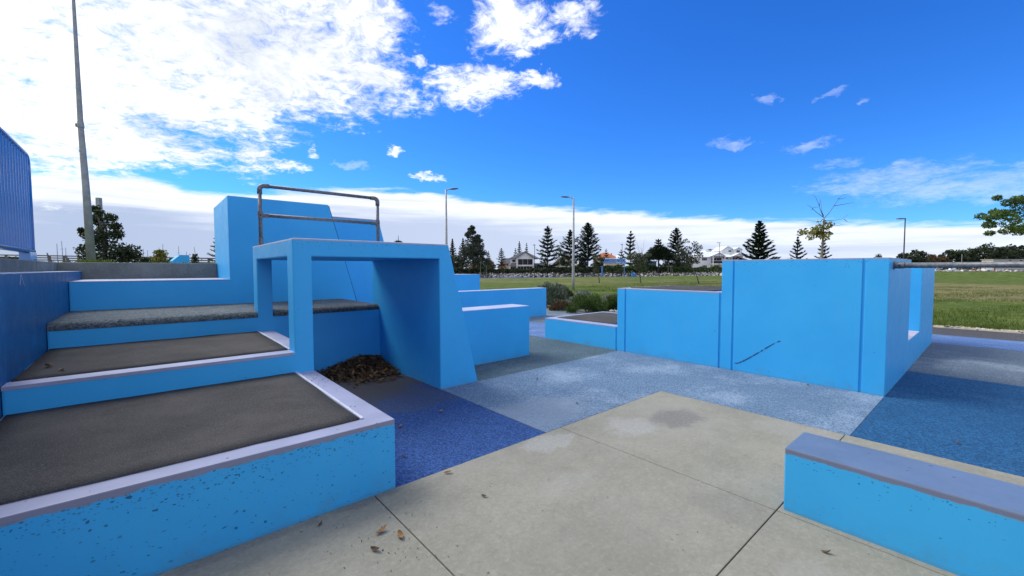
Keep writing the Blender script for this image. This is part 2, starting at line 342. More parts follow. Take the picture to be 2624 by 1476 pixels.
def lawn_mat():
    m, t, b = newmat('lawn', .9, .15); p = pos(t)
    n = t.noise(t.vm('MULTIPLY', p, (.10, .10, 1.)), 1.1, 8, .68); n2 = t.noise(p, 1.1, 8, .75); n3 = t.noise(p, 9., 6, .75)
    green = t.mix(t.sst(n2, .35, .65), (.044, .080, .008), (.110, .138, .020))
    dry = t.mix(t.sst(n2, .35, .65), (.115, .112, .036), (.20, .180, .072))
    # the mown park dries out in bands across the middle distance
    x = t.sep(p)[0]
    band = t.m('MULTIPLY', t.sst(x, 27., 33.), t.sst(x, 66., 54.))
    band = t.m('MULTIPLY', band, t.sst(t.sep(p)[1], 19., 7., .16, .55))
    f = t.sst(t.m('ADD', t.m('ADD', n, band), t.m('MULTIPLY', t.m('SUBTRACT', n3, .5), .5)), .52, .86)
    col = t.mix(f, green, dry)
    bare = t.m('MULTIPLY', t.sst(t.m('ADD', n2, t.m('MULTIPLY', t.m('SUBTRACT', n3, .5), .6)), .60, .70), t.sst(x, 18., 30., .55, 1.))
    col = t.mix(t.m('MULTIPLY', bare, .6), col, (.33, .28, .19))
    col = t.mix(t.m('MULTIPLY', t.sst(n3, .42, .3), .5), col, (.030, .048, .012))
    t.put(b.inputs['Base Color'], col); bump(t, b, n3, .8, .05)
lawn_mat()

# ------------------------------------------------------------------ mesh helpers
def link(name, me, parent=None):
    o = bpy.data.objects.new(name, me); COL.objects.link(o)
    if parent is not None: o.parent = parent
    return o
def tag(o, label=None, cat=None, group=None, kind=None):
    if label: o['label'] = label
    if cat: o['category'] = cat
    if group: o['group'] = group
    if kind: o['kind'] = kind
    return o
def thing(name, label, cat, loc=(0, 0, 0), rz=0., group=None):
    o = bpy.data.objects.new(name, None); COL.objects.link(o); o.location = loc; o.rotation_euler = (0, 0, rz)
    o.empty_display_size = .2; return tag(o, label, cat, group)
def root_loc(o):
    v = Vector((0, 0, 0))
    while o is not None: v = v + o.location; o = o.parent
    return v
class MB:
    def __init__(s): s.v = []; s.f = []
    def add(s, vs, fs):
        b = len(s.v); s.v += [tuple(x) for x in vs]; s.f += [tuple(i+b for i in f) for f in fs]; return s
    def box(s, x0, x1, y0, y1, z0, z1):
        return s.add([(x0, y0, z0), (x1, y0, z0), (x1, y1, z0), (x0, y1, z0), (x0, y0, z1), (x1, y0, z1), (x1, y1, z1), (x0, y1, z1)],
                     [(3, 2, 1, 0), (4, 5, 6, 7), (0, 1, 5, 4), (1, 2, 6, 5), (2, 3, 7, 6), (3, 0, 4, 7)])
    def tube(s, pts, rad, n=10, cap=True):
        pts = [Vector(p) for p in pts]
        if not isinstance(rad, (list, tuple)): rad = [rad]*len(pts)
        vs = []; fs = []; ref = None
        for i, p in enumerate(pts):
            a = pts[max(i-1, 0)]; c2 = pts[min(i+1, len(pts)-1)]; t = (c2-a).normalized()
            if ref is None: ref = Vector((1, 0, 0)) if abs(t.x) < .8 else Vector((0, 1, 0))
            x = (ref - t*ref.dot(t)).normalized(); y = t.cross(x); ref = x
            for k in range(n):
                q = 2*math.pi*k/n; vs.append(p + (x*math.cos(q)+y*math.sin(q))*rad[i])
        for i in range(len(pts)-1):
            for k in range(n):
                fs.append((i*n+k, i*n+(k+1) % n, (i+1)*n+(k+1) % n, (i+1)*n+k))
        if cap: fs += [tuple(range(n-1, -1, -1)), tuple(range((len(pts)-1)*n, len(pts)*n))]
        return s.add(vs, fs)
    def prism(s, poly, a, b, axis='y'):        # poly of (x,z) extruded along y, (x,y) along z, (y,z) along x
        n = len(poly)
        if axis == 'y': f = lambda p, q: (p[0], q, p[1])
        elif axis == 'z': f = lambda p, q: (p[0], p[1], q)
        else: f = lambda p, q: (q, p[0], p[1])
        vs = [f(p, a) for p in poly] + [f(p, b) for p in poly]
        return s.add(vs, [tuple(range(n)), tuple(range(2*n-1, n-1, -1))] + [(i, i+n, (i+1) % n + n, (i+1) % n) for i in range(n)])
    def build(s, name, m, parent=None, world=False, smooth=False, bev=0., fix=True):
        off = root_loc(parent) if (world and parent is not None) else Vector((0, 0, 0))
        me = bpy.data.meshes.new(name); me.from_pydata([tuple(Vector(v)-off) for v in s.v], [], s.f)
        if fix or bev:
            bm = bmesh.new(); bm.from_mesh(me); bmesh.ops.recalc_face_normals(bm, faces=bm.faces)
            if bev: bmesh.ops.bevel(bm, geom=bm.edges[:], offset=bev, segments=2, affect='EDGES', profile=.6)
            bm.to_mesh(me); bm.free()
        if smooth: me.polygons.foreach_set('use_smooth', [True]*len(me.polygons))
        me.materials.append(MAT[m] if isinstance(m, str) else m); me.update()
        return link(name, me, parent)
def arr_mesh(name, V, Q, m, parent=None):       # V (n,3), Q (k,4 or 3)
    V = np.asarray(V, np.float32); Q = np.asarray(Q, np.int32); k = Q.shape[1]
    me = bpy.data.meshes.new(name); me.vertices.add(len(V)); me.vertices.foreach_set('co', V.ravel())
    me.loops.add(Q.size); me.loops.foreach_set('vertex_index', Q.ravel())
    me.polygons.add(len(Q)); me.polygons.foreach_set('loop_start', np.arange(0, Q.size, k, dtype=np.int32))
    me.polygons.foreach_set('loop_total', np.full(len(Q), k, np.int32))
    me.materials.append(MAT[m]); me.update(calc_edges=True); me.validate(); return link(name, me, parent)
def solid(name, m, X, Y, Z, filled, bev=.014, warp=None, parent=None, seg=2):
    """Solid made of grid cells: only outer faces kept, flush faces merged, then arrises rounded."""
    bm = bmesh.new(); vd = {}
    def V(i, j, k):
        if (i, j, k) not in vd: vd[(i, j, k)] = bm.verts.new((X[i], Y[j], Z[k]))
        return vd[(i, j, k)]
    nx, ny, nz_ = len(X)-1, len(Y)-1, len(Z)-1
    on = lambda i, j, k: 0 <= i < nx and 0 <= j < ny and 0 <= k < nz_ and filled((X[i]+X[i+1])/2, (Y[j]+Y[j+1])/2, (Z[k]+Z[k+1])/2)
    for i in range(nx):
        for j in range(ny):
            for k in range(nz_):
                if not on(i, j, k): continue
                if not on(i-1, j, k): bm.faces.new([V(i, j, k), V(i, j, k+1), V(i, j+1, k+1), V(i, j+1, k)])
                if not on(i+1, j, k): bm.faces.new([V(i+1, j, k), V(i+1, j+1, k), V(i+1, j+1, k+1), V(i+1, j, k+1)])
                if not on(i, j-1, k): bm.faces.new([V(i, j, k), V(i+1, j, k), V(i+1, j, k+1), V(i, j, k+1)])
                if not on(i, j+1, k): bm.faces.new([V(i, j+1, k), V(i, j+1, k+1), V(i+1, j+1, k+1), V(i+1, j+1, k)])
                if not on(i, j, k-1): bm.faces.new([V(i, j, k), V(i, j+1, k), V(i+1, j+1, k), V(i+1, j, k)])
                if not on(i, j, k+1): bm.faces.new([V(i, j, k+1), V(i+1, j, k+1), V(i+1, j+1, k+1), V(i, j+1, k+1)])
    if warp:
        for v in bm.verts: v.co = Vector(warp(*v.co))
    bmesh.ops.dissolve_limit(bm, angle_limit=R(1.), verts=bm.verts[:], edges=bm.edges[:])
    bmesh.ops.recalc_face_normals(bm, faces=bm.faces)
    if bev:
        ed = [e for e in bm.edges if len(e.link_faces) == 2 and e.is_convex and e.calc_face_angle(0) > R(20) and not (abs(e.verts[0].co.z) < .2 and abs(e.verts[1].co.z) < .2 and min(e.verts[0].co.z, e.verts[1].co.z) < 0)]
        bmesh.ops.bevel(bm, geom=ed, offset=bev, segments=seg, affect='EDGES', profile=.6, clamp_overlap=True)
    bmesh.ops.triangulate(bm, faces=[f for f in bm.faces if len(f.verts) > 4])
    me = bpy.data.meshes.new(name); bm.to_mesh(me); bm.free(); me.materials.append(MAT[m] if isinstance(m, str) else m)
    return link(name, me, parent)
def sheet(name, poly, z, m, kind='structure', thick=.06):
    mb = MB(); mb.prism(poly, z-thick, z, 'z'); return tag(mb.build(name, m), kind=kind)

# ------------------------------------------------------------------ dimensions surveyed from the photo (metres)
Xw, X1, Xar, XK, XF = -.825, 1.282, 2.799, 4.868, 6.673
Y1, Ya, Y3, Y4, YFn = 2.744, 4.638, 6.501, 8.25, .838
Z1, Z2, Z3, Z4, Zs, Za, Zt = .493, .703, .979, 1.380, 1.676, 1.864, 2.752

# ------------------------------------------------------------------ ground
mb = MB(); mb.box(-400, 900, -500, 700, -3.2, -2.2); tag(mb.build('sea_bed', 'sand'), kind='structure')
mb = MB(); mb.box(-380, 1500, -900, 1200, -2.0, -.85); tag(mb.build('water', 'water'), kind='structure')
sheet('ground', [(-60, -60), (45, -60), (45, 20), (30, 45), (-60, 60)], -.06, 'soil', thick=1.8)
# lawn: strip between the garden edge and the water's edge, with a low bank on the right
inner = [(-6, 40), (4, 30), (11.5, 20), (16.5, 16.5), (17.6, 12.), (17.2, 7.5), (15.8, 6.4), (15.8, 3.), (15.8, 0.), (15.8, -4), (15.8, -9), (15.8, -16), (14, -30)]
outer = [(-20, 78), (20, 61.5), (42, 54), (60, 49), (82, 42.2), (94, 39.5), (104, 33), (108, 22), (108, 8), (102, -6), (90, -22), (70, -45), (40, -75)]
def smooth(pl, n):
    s = np.linspace(0, len(pl)-1, n); a = np.array(pl, float); return np.stack([np.interp(s, range(len(pl)), a[:, k]) for k in (0, 1)], 1)
NI, NJ = 145, 70
pi, po = smooth(inner, NI), smooth(outer, NI)
rng = np.random.default_rng(5)
V = []
for j in range(NJ+1):
    t = (j/NJ)**1.7
    for i in range(NI):
        q = pi[i]*(1-t) + po[i]*t; s = i/(NI-1)*(len(inner)-1)
        bank = .95*max(0, min(1, (t-.80)/.16))*max(0, min(1, (s-5.6)/1.2))
        z = bank + .05*math.sin(q[0]*.31+q[1]*.17)*t + .03*math.sin(q[0]*.9-q[1]*.6)
        V.append((q[0], q[1], z - .0))
    if j == NJ:
        for i in range(NI): V.append((po[i][0]*1.004, po[i][1]*1.004, -1.9))
Q = [(j*NI+i, j*NI+i+1, (j+1)*NI+i+1, (j+1)*NI+i) for j in range(NJ+1) for i in range(NI-1)]
lawn = tag(arr_mesh('lawn', V, Q, 'lawn'), kind='structure')
bpy.context.view_layer.update()

g = .0036
# concrete paving: a slab each, open joints over a dark filler
tag(MB().box(-6, XK, -6, Y1, -.20, -.014).build('paving_base', 'joint_filler'), kind='structure')
pav = thing('concrete_paving', None, None, (2, 0, 0)); pav['kind'] = 'structure'
xs = [-6, 1.122, 2.996, XK-g]; ys = [-6, .874, Y1-g]
for i in range(3):
    for j in range(2):
        if (i, j) == (0, 0): continue
        y0 = ys[j] if (i, j) != (0, 1) else -6
        MB().box(xs[i]+(g if i else 0), xs[i+1]-(g if i < 2 else 0), y0+(g if j and i else 0), ys[j+1]-(g if j == 0 else 0), -.12, 0).build('slab', 'paving_concrete', pav, True, bev=.004)
sheet('navy_rubber_paving', [(X1-.1, Y1+g), (Xar, Y1+g), (Xar, Y3+.1), (X1-.1, Y3+.1)], -.004, 'rubber_navy')
sheet('pale_rubber_paving', [(Xar+.004, Y1+g), (XK+g, Y1+g), (XK+g, YFn+.004), (XF+.3, YFn+.004), (XF+.3, Ya), (Xar+.004, Ya)], -.002, 'rubber_pale')
sheet('slate_rubber_paving', [(Xar+.004, Ya+.004), (XF+.02, Ya+.004), (XF+.02, 16), (Xar+.004, 16)], -.003, 'rubber_slate')
sheet('violet_rubber_paving', [(XF+.024, 5.), (8.45, 5.), (8.45, 16), (XF+.024, 16)], -.002, 'rubber_violet')
sheet('grey_rubber_paving', [(8.454, 6.), (12.15, 6.), (12.0, 9.5), (12.25, 12), (12.4, 16), (8.454, 16)], -.003, 'rubber_grey')
sheet('teal_rubber_paving', [(XK+g, -9), (8.623, -9), (8.623, YFn), (XK+g, YFn)], -.003, 'rubber_teal')
sheet('grey_rubber_strip', [(8.627, -9), (12.29, -9), (12.29, 5.9), (8.627, 5.9)], -.003, 'rubber_grey')
sheet('violet_rubber_strip', [(12.294, -9), (13.9, -9), (13.9, 5.9), (12.294, 5.9)], -.002, 'rubber_violet')
sheet('asphalt_path', [(13.904, -16), (15.62, -16), (15.62, 5.9), (13.904, 5.9)], -.004, 'asphalt')
sheet('garden_bed', [(12.15, 6.), (15.75, 6.), (17.4, 7.5), (17.8, 12), (16.6, 16.6), (11.5, 20.2), (12.5, 16), (12.25, 12), (12.0, 9.5)], .012, 'soil')
sandv = [(12.1, 5.9), (12.75, 6.), (12.65, 9.3), (12.9, 12), (12.9, 16), (12.36, 16), (12.2, 12), (11.95, 9.5)]
sheet('sand_edge', sandv, .02, 'sand')
mb = MB(); mb.prism([(15.60, -.05), (15.62, .03), (15.80, .05), (16.05, .02), (16.15, -.05)], -16, 5.9); tag(mb.build('verge', 'sand'), kind='structure')
# pale footpath across the far lawn
pth = [pt(2380, 713, 87), pt(2470, 716.5, 80), pt(2624, 722, 69), pt(2760, 728, 60)]
bm_ = MB(); vs = []
for p in pth:
    dv = Vector((p.x, p.y, 0)).normalized(); z = .12
    vs += [(p.x-dv.x*1.2, p.y-dv.y*1.2, z), (p.x+dv.x*1.2, p.y+dv.y*1.2, z+.03)]
bm_.add(vs, [(2*i, 2*i+2, 2*i+3, 2*i+1) for i in range(len(pth)-1)]); tag(bm_.build('footpath', 'sand'), kind='structure')

# ------------------------------------------------------------------ concrete parkour blocks
LAV = (.34, .37, .54)
paint('paint_front_step', Z1, .034, (.315, .34, .49), chips=.22, worn=.85, chipsize=.19)
paint('paint_arch', Za, .02, (.44, .48, .64), chips=.035, chipsize=.15, worn=.22)
paint('paint_tall', Zt, .008, (.36, .38, .42), chips=.015)
paint('paint_plain', None, chips=.02)
paint('paint_right', 1.678, .016, LAV, chips=.015, chipsize=.14, worn=.22)
paint('paint_mid', 1.182, .02, LAV, chips=.015)
paint('paint_low', .451, .02, LAV, chips=.01)
paint('paint_bench', .405, .034, (.120, .180, .300), chips=.015, worn=.35)
paint('paint_ledge', .891, .012, (.45, .49, .68), chips=.03)
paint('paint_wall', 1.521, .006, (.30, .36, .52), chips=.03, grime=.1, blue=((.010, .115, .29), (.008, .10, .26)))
simple('top_paint', (.36, .385, .54), (.30, .32, .45), 2.5, .5, world=True)
simple('lip_paint', (.52, .56, .68), (.45, .49, .62), 6., .5, world=True)

fs = thing('front_step', 'lowest wide step with black carpet tread and chipped blue face, beside the bare paving', 'step', (.2, Y1, 0), group='steps of the blue climbing blocks')
def put_solid(name, m, X, Y, Z, filled, parent, bev=.012, warp=None):
    o = solid(name, m, X, Y, Z, filled, bev, warp); off = root_loc(parent)
    o.data.transform(Matrix.Translation(-off)); o.parent = parent; return o
put_solid('body', 'paint_front_step', [Xw, X1], [Y1, Ya], [-.05, Z1], lambda *a: True, fs, .007)
def carpet_slab(x0, x1, y0, y1, z, par, h=.010):
    nx, ny = max(4, int((x1-x0)/.12)), max(4, int((y1-y0)/.12)); V = []; r = random.Random(int(x0*100+y0*37+z*991))
    for j in range(ny+1):
        for i in range(nx+1):
            e = .005*r.uniform(-1, 1)
            x = x0+(x1-x0)*i/nx + (e if i in (0, nx) else 0); y = y0+(y1-y0)*j/ny + (e if j in (0, ny) else 0)
            fold = .010*math.exp(-((x-x1+.28)/.22)**2)*max(0, math.sin(y*9.+x*7.+2.))**3 if j > ny*.25 else 0
            V.append((x, y, z+h+.003*r.random()+fold))
    n0 = len(V); rim = [i for i in range(nx+1)] + [(j*(nx+1)+nx) for j in range(1, ny+1)] + [ny*(nx+1)+i for i in range(nx-1, -1, -1)] + [j*(nx+1) for j in range(ny-1, 0, -1)]
    V += [(V[k][0], V[k][1], z-.002) for k in rim]
    Q = [(j*(nx+1)+i, j*(nx+1)+i+1, (j+1)*(nx+1)+i+1, (j+1)*(nx+1)+i) for j in range(ny) for i in range(nx)]
    L = len(rim); Q += [(rim[k], n0+k, n0+(k+1) % L, rim[(k+1) % L]) for k in range(L)]
    off = root_loc(par); V = [(v[0]-off.x, v[1]-off.y, v[2]-off.z) for v in V]
    return arr_mesh('carpet', V, Q, 'carpet', par)
carpet_slab(Xw+.02, 1.085, 2.889, Ya-.012, Z1, fs)
MB().box(1.094, 1.116, 2.884, Ya-.004, Z1-.01, Z1+.013).build('edging_strip', 'lip_paint', fs, True, bev=.003)

ar = thing('climbing_arch', 'blue climbing arch with square opening and steps cast into it, carrying the pipe rail', 'climbing arch', (2., 5.7, 0))
def f_arch(x, y, z):
    if x < X1 and Ya < y < Y3 and z < Z2: return True
    if x < Xar and y > Y3 and z < .905: return True
    if 1.10 < x < X1 and (y < 4.869 or Y3 < y < 6.76): return True
    if x > Xar and y < 6.76: return True
    return z > Zs and 1.10 < x and y < 6.76
put_solid('body', 'paint_arch', [Xw, 1.10, X1, Xar, 3.403], [Ya, 4.869, Y3, 6.76, Y4], [-.05, Z2, .905, Zs, Za], f_arch, ar, .016,
          warp=lambda x, y, z: (x - (.469*max(z, 0)/Za if x > 3.3 else 0), y, z))
# lavender painted edge of the second tread, its lip and its carpet
tr = MB(); tr.box(Xw, 1.093, Ya-.0025, 4.806, Z2-.028, Z2+.004); tr.build('tread_edge', 'top_paint', ar, True, bev=.004)
MB().box(1.100, X1-.012, 4.872, Y3-.004, Z2-.002, Z2+.004).build('tread_edge', 'top_paint', ar, True)
MB().box(1.086, 1.104, 4.83, Y3-.004, Z2-.01, Z2+.014).build('edging_strip', 'lip_paint', ar, True, bev=.003)
carpet_slab(Xw+.02, 1.078, 4.822, Y3-.012, Z2, ar)
# third tread: poured rubber with a rolled nose
def nose(x0, x1, y0, y1, nm='rubber_tread'):
    prof = [(y1, .90), (y1, Z3)]
    r = .078
    for k in range(9):
        a = math.pi/2 + k/8*math.pi/2*1.02
        prof.append((y0 - .006 + r*1.15 + r*1.15*math.cos(a), Z3 - r + r*math.sin(a)))
    prof.append((y0+.02, .899))
    o = MB().prism(prof, x0, x1, 'x').build(nm, 'rubber_nose', ar, True)
    return o
nose(Xw+.002, 1.095, Y3, 6.765); nose(X1+.004, Xar-.003, Y3, 6.765)
MB().box(Xw+.002, Xar-.003, 6.765, Y4-.003, .90, Z3).build('rubber_tread', 'rubber_nose', ar, True)
MB().box(1.10, X1, 6.762, 6.766, .90, Z3-.001).build('rubber_tread', 'rubber_nose', ar, True)

tb = thing('tall_block', 'tallest blue block with sloping right end, its low shoulder forming the top step', 'climbing block', (1.5, 9.2, 0))
put_solid('body', 'paint_tall', [Xw, 1.01, 3.25], [Y4, 10.146], [-.05, Z4, Zt], lambda x, y, z: z < Z4 or x > 1.01, tb, .014,
          warp=lambda x, y, z: ((2.593 + (Zt-max(z, 0))*.2725) if x > 3 else x, y, z))
MB().box(Xw, 1.00, Y4-.0025, 9.845, Z4-.010, Z4+.004).build('shoulder_paint', 'top_paint', tb, True, bev=.003)
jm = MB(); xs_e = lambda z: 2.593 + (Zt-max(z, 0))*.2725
jm.add([(xs_e(z)+dx, y, z) for z in (-.02, Zt-.02) for y in (Y4+.012, Y4+.05) for dx in (-.004, .012)], [(0, 1, 3, 2), (4, 6, 7, 5), (0, 4, 5, 1), (1, 5, 7, 3), (3, 7, 6, 2), (2, 6, 4, 0)]); jm.build('edge_shade_strip', 'edge_shade', tb, True) if simple('edge_shade', (.012, .06, .16), (.016, .075, .19), 5., .8) else None  # dark strip painted in for the shade line along the sloping edge
t2 = thing('rear_tall_block', 'second tall blue block behind the tallest one, showing its own sloping end', 'climbing block', (3.6, 11, 0))
put_solid('body', 'paint_tall', [2.3, 4.98], [10.15, 11.6], [-.05, Zt+.02], lambda *a: True, t2, .014, warp=lambda x, y, z: ((4.385 + (Zt+.02-max(z, 0))*.26) if x > 3 else x, y, z))

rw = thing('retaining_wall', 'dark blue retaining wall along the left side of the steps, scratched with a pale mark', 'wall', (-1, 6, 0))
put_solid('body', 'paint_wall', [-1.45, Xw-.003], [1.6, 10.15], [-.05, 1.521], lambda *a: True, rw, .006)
def scratch(pts, wd, par):
    mb = MB()
    for (a, b) in zip(pts[:-1], pts[1:]):
        dy, dz_ = b[0]-a[0], b[1]-a[1]; l = math.hypot(dy, dz_); ny, nz_ = -dz_/l*wd/2, dy/l*wd/2
        x0, x1 = Xw-.004, Xw-.0012
        mb.add([(x, p[0]+sg*ny, p[1]+sg*nz_) for x in (x0, x1) for p in (a, b) for sg in (-1, 1)], [(0, 1, 3, 2), (4, 6, 7, 5), (0, 4, 5, 1), (1, 5, 7, 3), (3, 7, 6, 2), (2, 6, 4, 0)])
    return mb.build('scratched_letter', 'scratch', par, True)
simple('scratch', (.46, .55, .68), (.34, .45, .62), 40., .8)
scratch([(5.432, 1.418), (5.455, 1.462), (5.492, 1.508)], .011, rw); scratch([(5.492, 1.508), (5.535, 1.455), (5.60, 1.402)], .009, rw)
cw = thing('coping_wall', 'bare grey concrete coping wall running behind the top step and above the blue wall', 'wall', (-.3, 9.9, 1.4))
for i, (y0, y1) in enumerate([(1.6, 4.3), (4.308, 7.3), (7.308, 9.852)]):
    put_solid('panel', 'wall_concrete', [-1.42, -1.102], [y0, y1], [1.50, 1.665], lambda *a: True, cw, .012)
put_solid('panel', 'wall_concrete', [-1.42, 1.004], [9.856, 10.14], [1.30, 1.663], lambda *a: True, cw, .012)

# blocks behind the arch
def block(name, label, X, Y, Z, m, bev=.012, group='low blue blocks behind the arch'):
    t = thing(name, label, 'climbing block', (sum(X)/2, sum(Y)/2, 0), group=group)
    put_solid('body', m, X, Y, [-.05, Z], lambda *a: True, t, bev); return t
block('low_block', 'low blue block with pale lavender top, right behind the arch leg', [2.92, 5.137], [5.452, 5.914], .891, 'paint_ledge')
paint('paint_long', .919, .010, (.45, .49, .68), chips=.015); paint('paint_far', 1.345, .008, (.36, .38, .48), chips=.01)
block('long_block', 'long thin blue block ending beside the grey shrubs', [5.2, 9.919], [9.716, 10.05], .919, 'paint_long')
block('far_block', 'farthest blue block standing on the lawn edge behind the long one', [6.4, 9.26], [12.5, 13.6], 1.348, 'paint_far')

# the group on the right: three joined blocks, their joints formed as recessed grooves
def grooved(name, label, X1_, Ys, Z, m, grooves, extra=None, Xs=(), Zs_=(), bev=.007):
    t = thing(name, label, 'climbing block', (XF+.9, sum(Ys)/2, 0), group='joined blue blocks on the right')
    Yl = sorted(set([Ys[0], Ys[1]] + [v for q in grooves for v in q])); Xl = sorted(set([XF, XF+.016, X1_] + list(Xs)))
    def fl(x, y, z):
        if x < XF+.016 and any(a < y < b for a, b in grooves): return False
        return True if extra is None else extra(x, y, z)
    put_solid('body', m, Xl, Yl, sorted(set([-.05, Z] + list(Zs_))), fl, t, bev); return t
dk = grooved('low_carpeted_block', 'lowest of the three joined blocks, flat carpeted top with lavender rim', 8.79, (4.672, 6.58), .451, 'paint_low', [(4.672, 4.698)])
carpet_slab(6.905, 8.56, 4.85, 6.42, .451, dk)
ek = grooved('middle_block', 'middle blue block with two vertical grooves and small dark spot on its face', 8.70, (2.772, 4.668), 1.182, 'paint_mid', [(4.474, 4.504), (2.772, 2.800)])
carpet_slab(6.86, 8.52, 2.95, 4.50, 1.182, ek)
fk = grooved('big_block', 'biggest blue block on the right with curved dark scuff and open slot in its side', 12.29, (YFn, 2.768), 1.678, 'paint_right',
             [(2.578, 2.606), (1.058, 1.086)], extra=lambda x, y, z: (x < 8.62) or (z < .452) or (10.08 < x and z < 1.56), Xs=(8.62, 10.08), Zs_=(.452, 1.56), bev=.0075)
MB().box(8.625, 10.075, YFn+.004, 2.76, .450, .4555).build('sill_paint', 'sill_pink', fk, True) if simple('sill_pink', (.56, .50, .56), (.44, .40, .48), 3., .5) else None
# rubbed tyre scuff: a thin deposit of dark rubber on the face
simple('scuff', (.015, .075, .20), (.03, .13, .32), 60., .6)
def face_pt(u, v):
    P = pt(u, v, 1.) - Vector((0, 0, EYE)); k = XF/P.x; return P.y*k, EYE + P.z*k
cur = [(1881.5, 930), (1888, 931), (1897, 928.5), (1912, 921.5), (1930, 911.5), (1950, 900), (1970, 888), (1988, 878), (2004, 872)]
mb = MB(); r = random.Random(3); yz = [face_pt(*p) for p in cur]
dense = []
for (a, b) in zip(yz[:-1], yz[1:]):
    for k in range(4): dense.append((a[0]+(b[0]-a[0])*k/4, a[1]+(b[1]-a[1])*k/4))
for i in range(len(dense)-1):
    a, b = dense[i], dense[i+1]; wd = (.025 if i > 3 else .015)*r.uniform(.55, 1.15)*(1-.4*i/len(dense))
    if i > len(dense)*.55 and r.random() < .3: wd *= .25
    dy, dz_ = b[0]-a[0], b[1]-a[1]; l = math.hypot(dy, dz_); ny, nz_ = -dz_/l*wd/2, dy/l*wd/2
    mb.add([(x, p[0]+sg*ny, p[1]+sg*nz_) for x in (XF-.0012, XF+.003) for p in (a, b) for sg in (-1, 1)], [(0, 1, 3, 2), (4, 6, 7, 5), (0, 4, 5, 1), (1, 5, 7, 3), (3, 7, 6, 2), (2, 6, 4, 0)])
mb.build('scuff_mark', 'scuff', fk, True)

gk = thing('bench_block', 'low oblong block with lavender blue top standing on the bare concrete', 'bench block', (3.24, 0, 0))
put_solid('body', 'paint_bench', [3.041, 3.447], [-.42, .849], [-.05, .405], lambda *a: True, gk, .009)
MB().box(3.041, 3.447, -1.6, -.424, -.05, .405).build('red_end', 'red_paint', gk, True, bev=.009)

# ------------------------------------------------------------------ pipe rails
def fitting(mb, a, b, r): mb.tube([a, b], r, 14)
hr = thing('pipe_handrail', 'galvanised pipe handrail with two rails standing on top of the arch', 'handrail', (2, 6.6, Za))
xl, xr, yr = 1.178, 2.838, 6.6
for x in (xl, xr):
    MB().tube([(x, yr, Za), (x, yr, 2.63)], .024, 14).build('post', 'galvanised', hr, True, True)
MB().tube([(xl+.05, yr, 2.685), (xr-.05, yr, 2.685)], .024, 14).build('top_rail', 'galvanised', hr, True, True)
MB().tube([(xl+.03, yr, 2.285), (xr-.03, yr, 2.285)], .024, 14).build('mid_rail', 'galvanised', hr, True, True)
for x, s in ((xl, 1), (xr, -1)):
    e = MB(); e.tube([(x, yr, 2.57)] + [(x+s*(.055-.055*math.cos(a)), yr, 2.63+.055*math.sin(a)) for a in np.linspace(0, math.pi/2, 7)] + [(x+s*.115, yr, 2.685)], .0315, 14)
    e.build('elbow', 'galvanised', hr, True, True)
    tt = MB(); tt.tube([(x, yr, 2.235), (x, yr, 2.335)], .032, 14); tt.tube([(x, yr, 2.285), (x+s*.105, yr, 2.285)], .031, 14); tt.build('tee_clamp', 'galvanised', hr, True)
    for dx in (0, s*.075): MB().tube([(x+dx, yr-.028, 2.285), (x+dx, yr-.038, 2.285)], .009, 8).build('grub_screw', 'black_metal', hr, True)
    MB().tube([(x, yr, Za-.004), (x, yr, Za+.115)], .031, 14).tube([(x, yr, Za-.004), (x, yr, Za+.010)], .055, 16).build('floor_flange', 'galvanised', hr, True)
vr = thing('vault_bar', 'thick horizontal pipe bar bolted to the side of the biggest block', 'vault bar', (6.97, YFn, 1.58))
xp, zp = 6.975, 1.585
MB().tube([(xp, YFn-.03, zp), (xp, -2.5, zp)], .033, 16).build('pipe', 'galvanised', vr, True, True)
MB().tube([(xp, YFn+.002, zp), (xp, YFn-.012, zp)], .052, 18).tube([(xp, YFn-.01, zp), (xp, YFn-.10, zp)], .040, 16).build('wall_flange', 'galvanised', vr, True)
MB().tube([(xp-.03, YFn-.055, zp), (xp-.041, YFn-.055, zp)], .011, 8).build('grub_screw', 'black_metal', vr, True)
MB().tube([(xp, -2.45, zp-.02), (xp, -2.45, -.02)], .0285, 14).build('post', 'galvanised', vr, True, True)

# blue balustrade panel on the left wall
bl = thing('blue_balustrade', 'glossy blue steel balustrade of close vertical bars with rounded corner, on the left wall', 'balustrade', (-1.2, 7, 1.66))
xb, ye = -1.205, 8.72; zb, zt_ = 1.80, 3.10
cor = [(xb, 2., zt_)] + [(xb, ye-.14+.14*math.sin(a), zt_-.14+.14*math.cos(a)) for a in np.linspace(0, math.pi/2, 7)] + [(xb, ye, zb)]
MB().tube(cor, .032, 12).build('frame', 'blue_steel', bl, True, True)
MB().tube([(xb, ye+.03, zb), (xb, 2., zb)], .036, 12).build('bottom_rail', 'blue_steel', bl, True, True)
bar0 = None
for i in range(46):
    y = ye-.12-i*.145
    top = zt_-.01
    if bar0 is None:
        bar0 = MB().tube([(0, 0, 0), (0, 0, top-zb)], .022, 10, cap=False).build('baluster', 'blue_steel', bl, False, True); o = bar0
    else:
        o = bar0.copy(); COL.objects.link(o); o.parent = bl
    o.location = Vector((xb, y, zb)) - bl.location
MB().box(xb-.034, xb-.022, ye-6.7, ye-.01, zb, zt_-.15).box(xb-.034, xb-.022, ye-6.7, ye-.14, zt_-.1502, zt_).build('back_sheet', 'blue_steel', bl, True)
for y in (ye-.25, ye-3.2, ye-6.2):
    MB().box(xb-.05, xb+.05, y-.22, y+.22, 1.655, zb-.02).build('foot', 'blue_steel', bl, True, bev=.006)

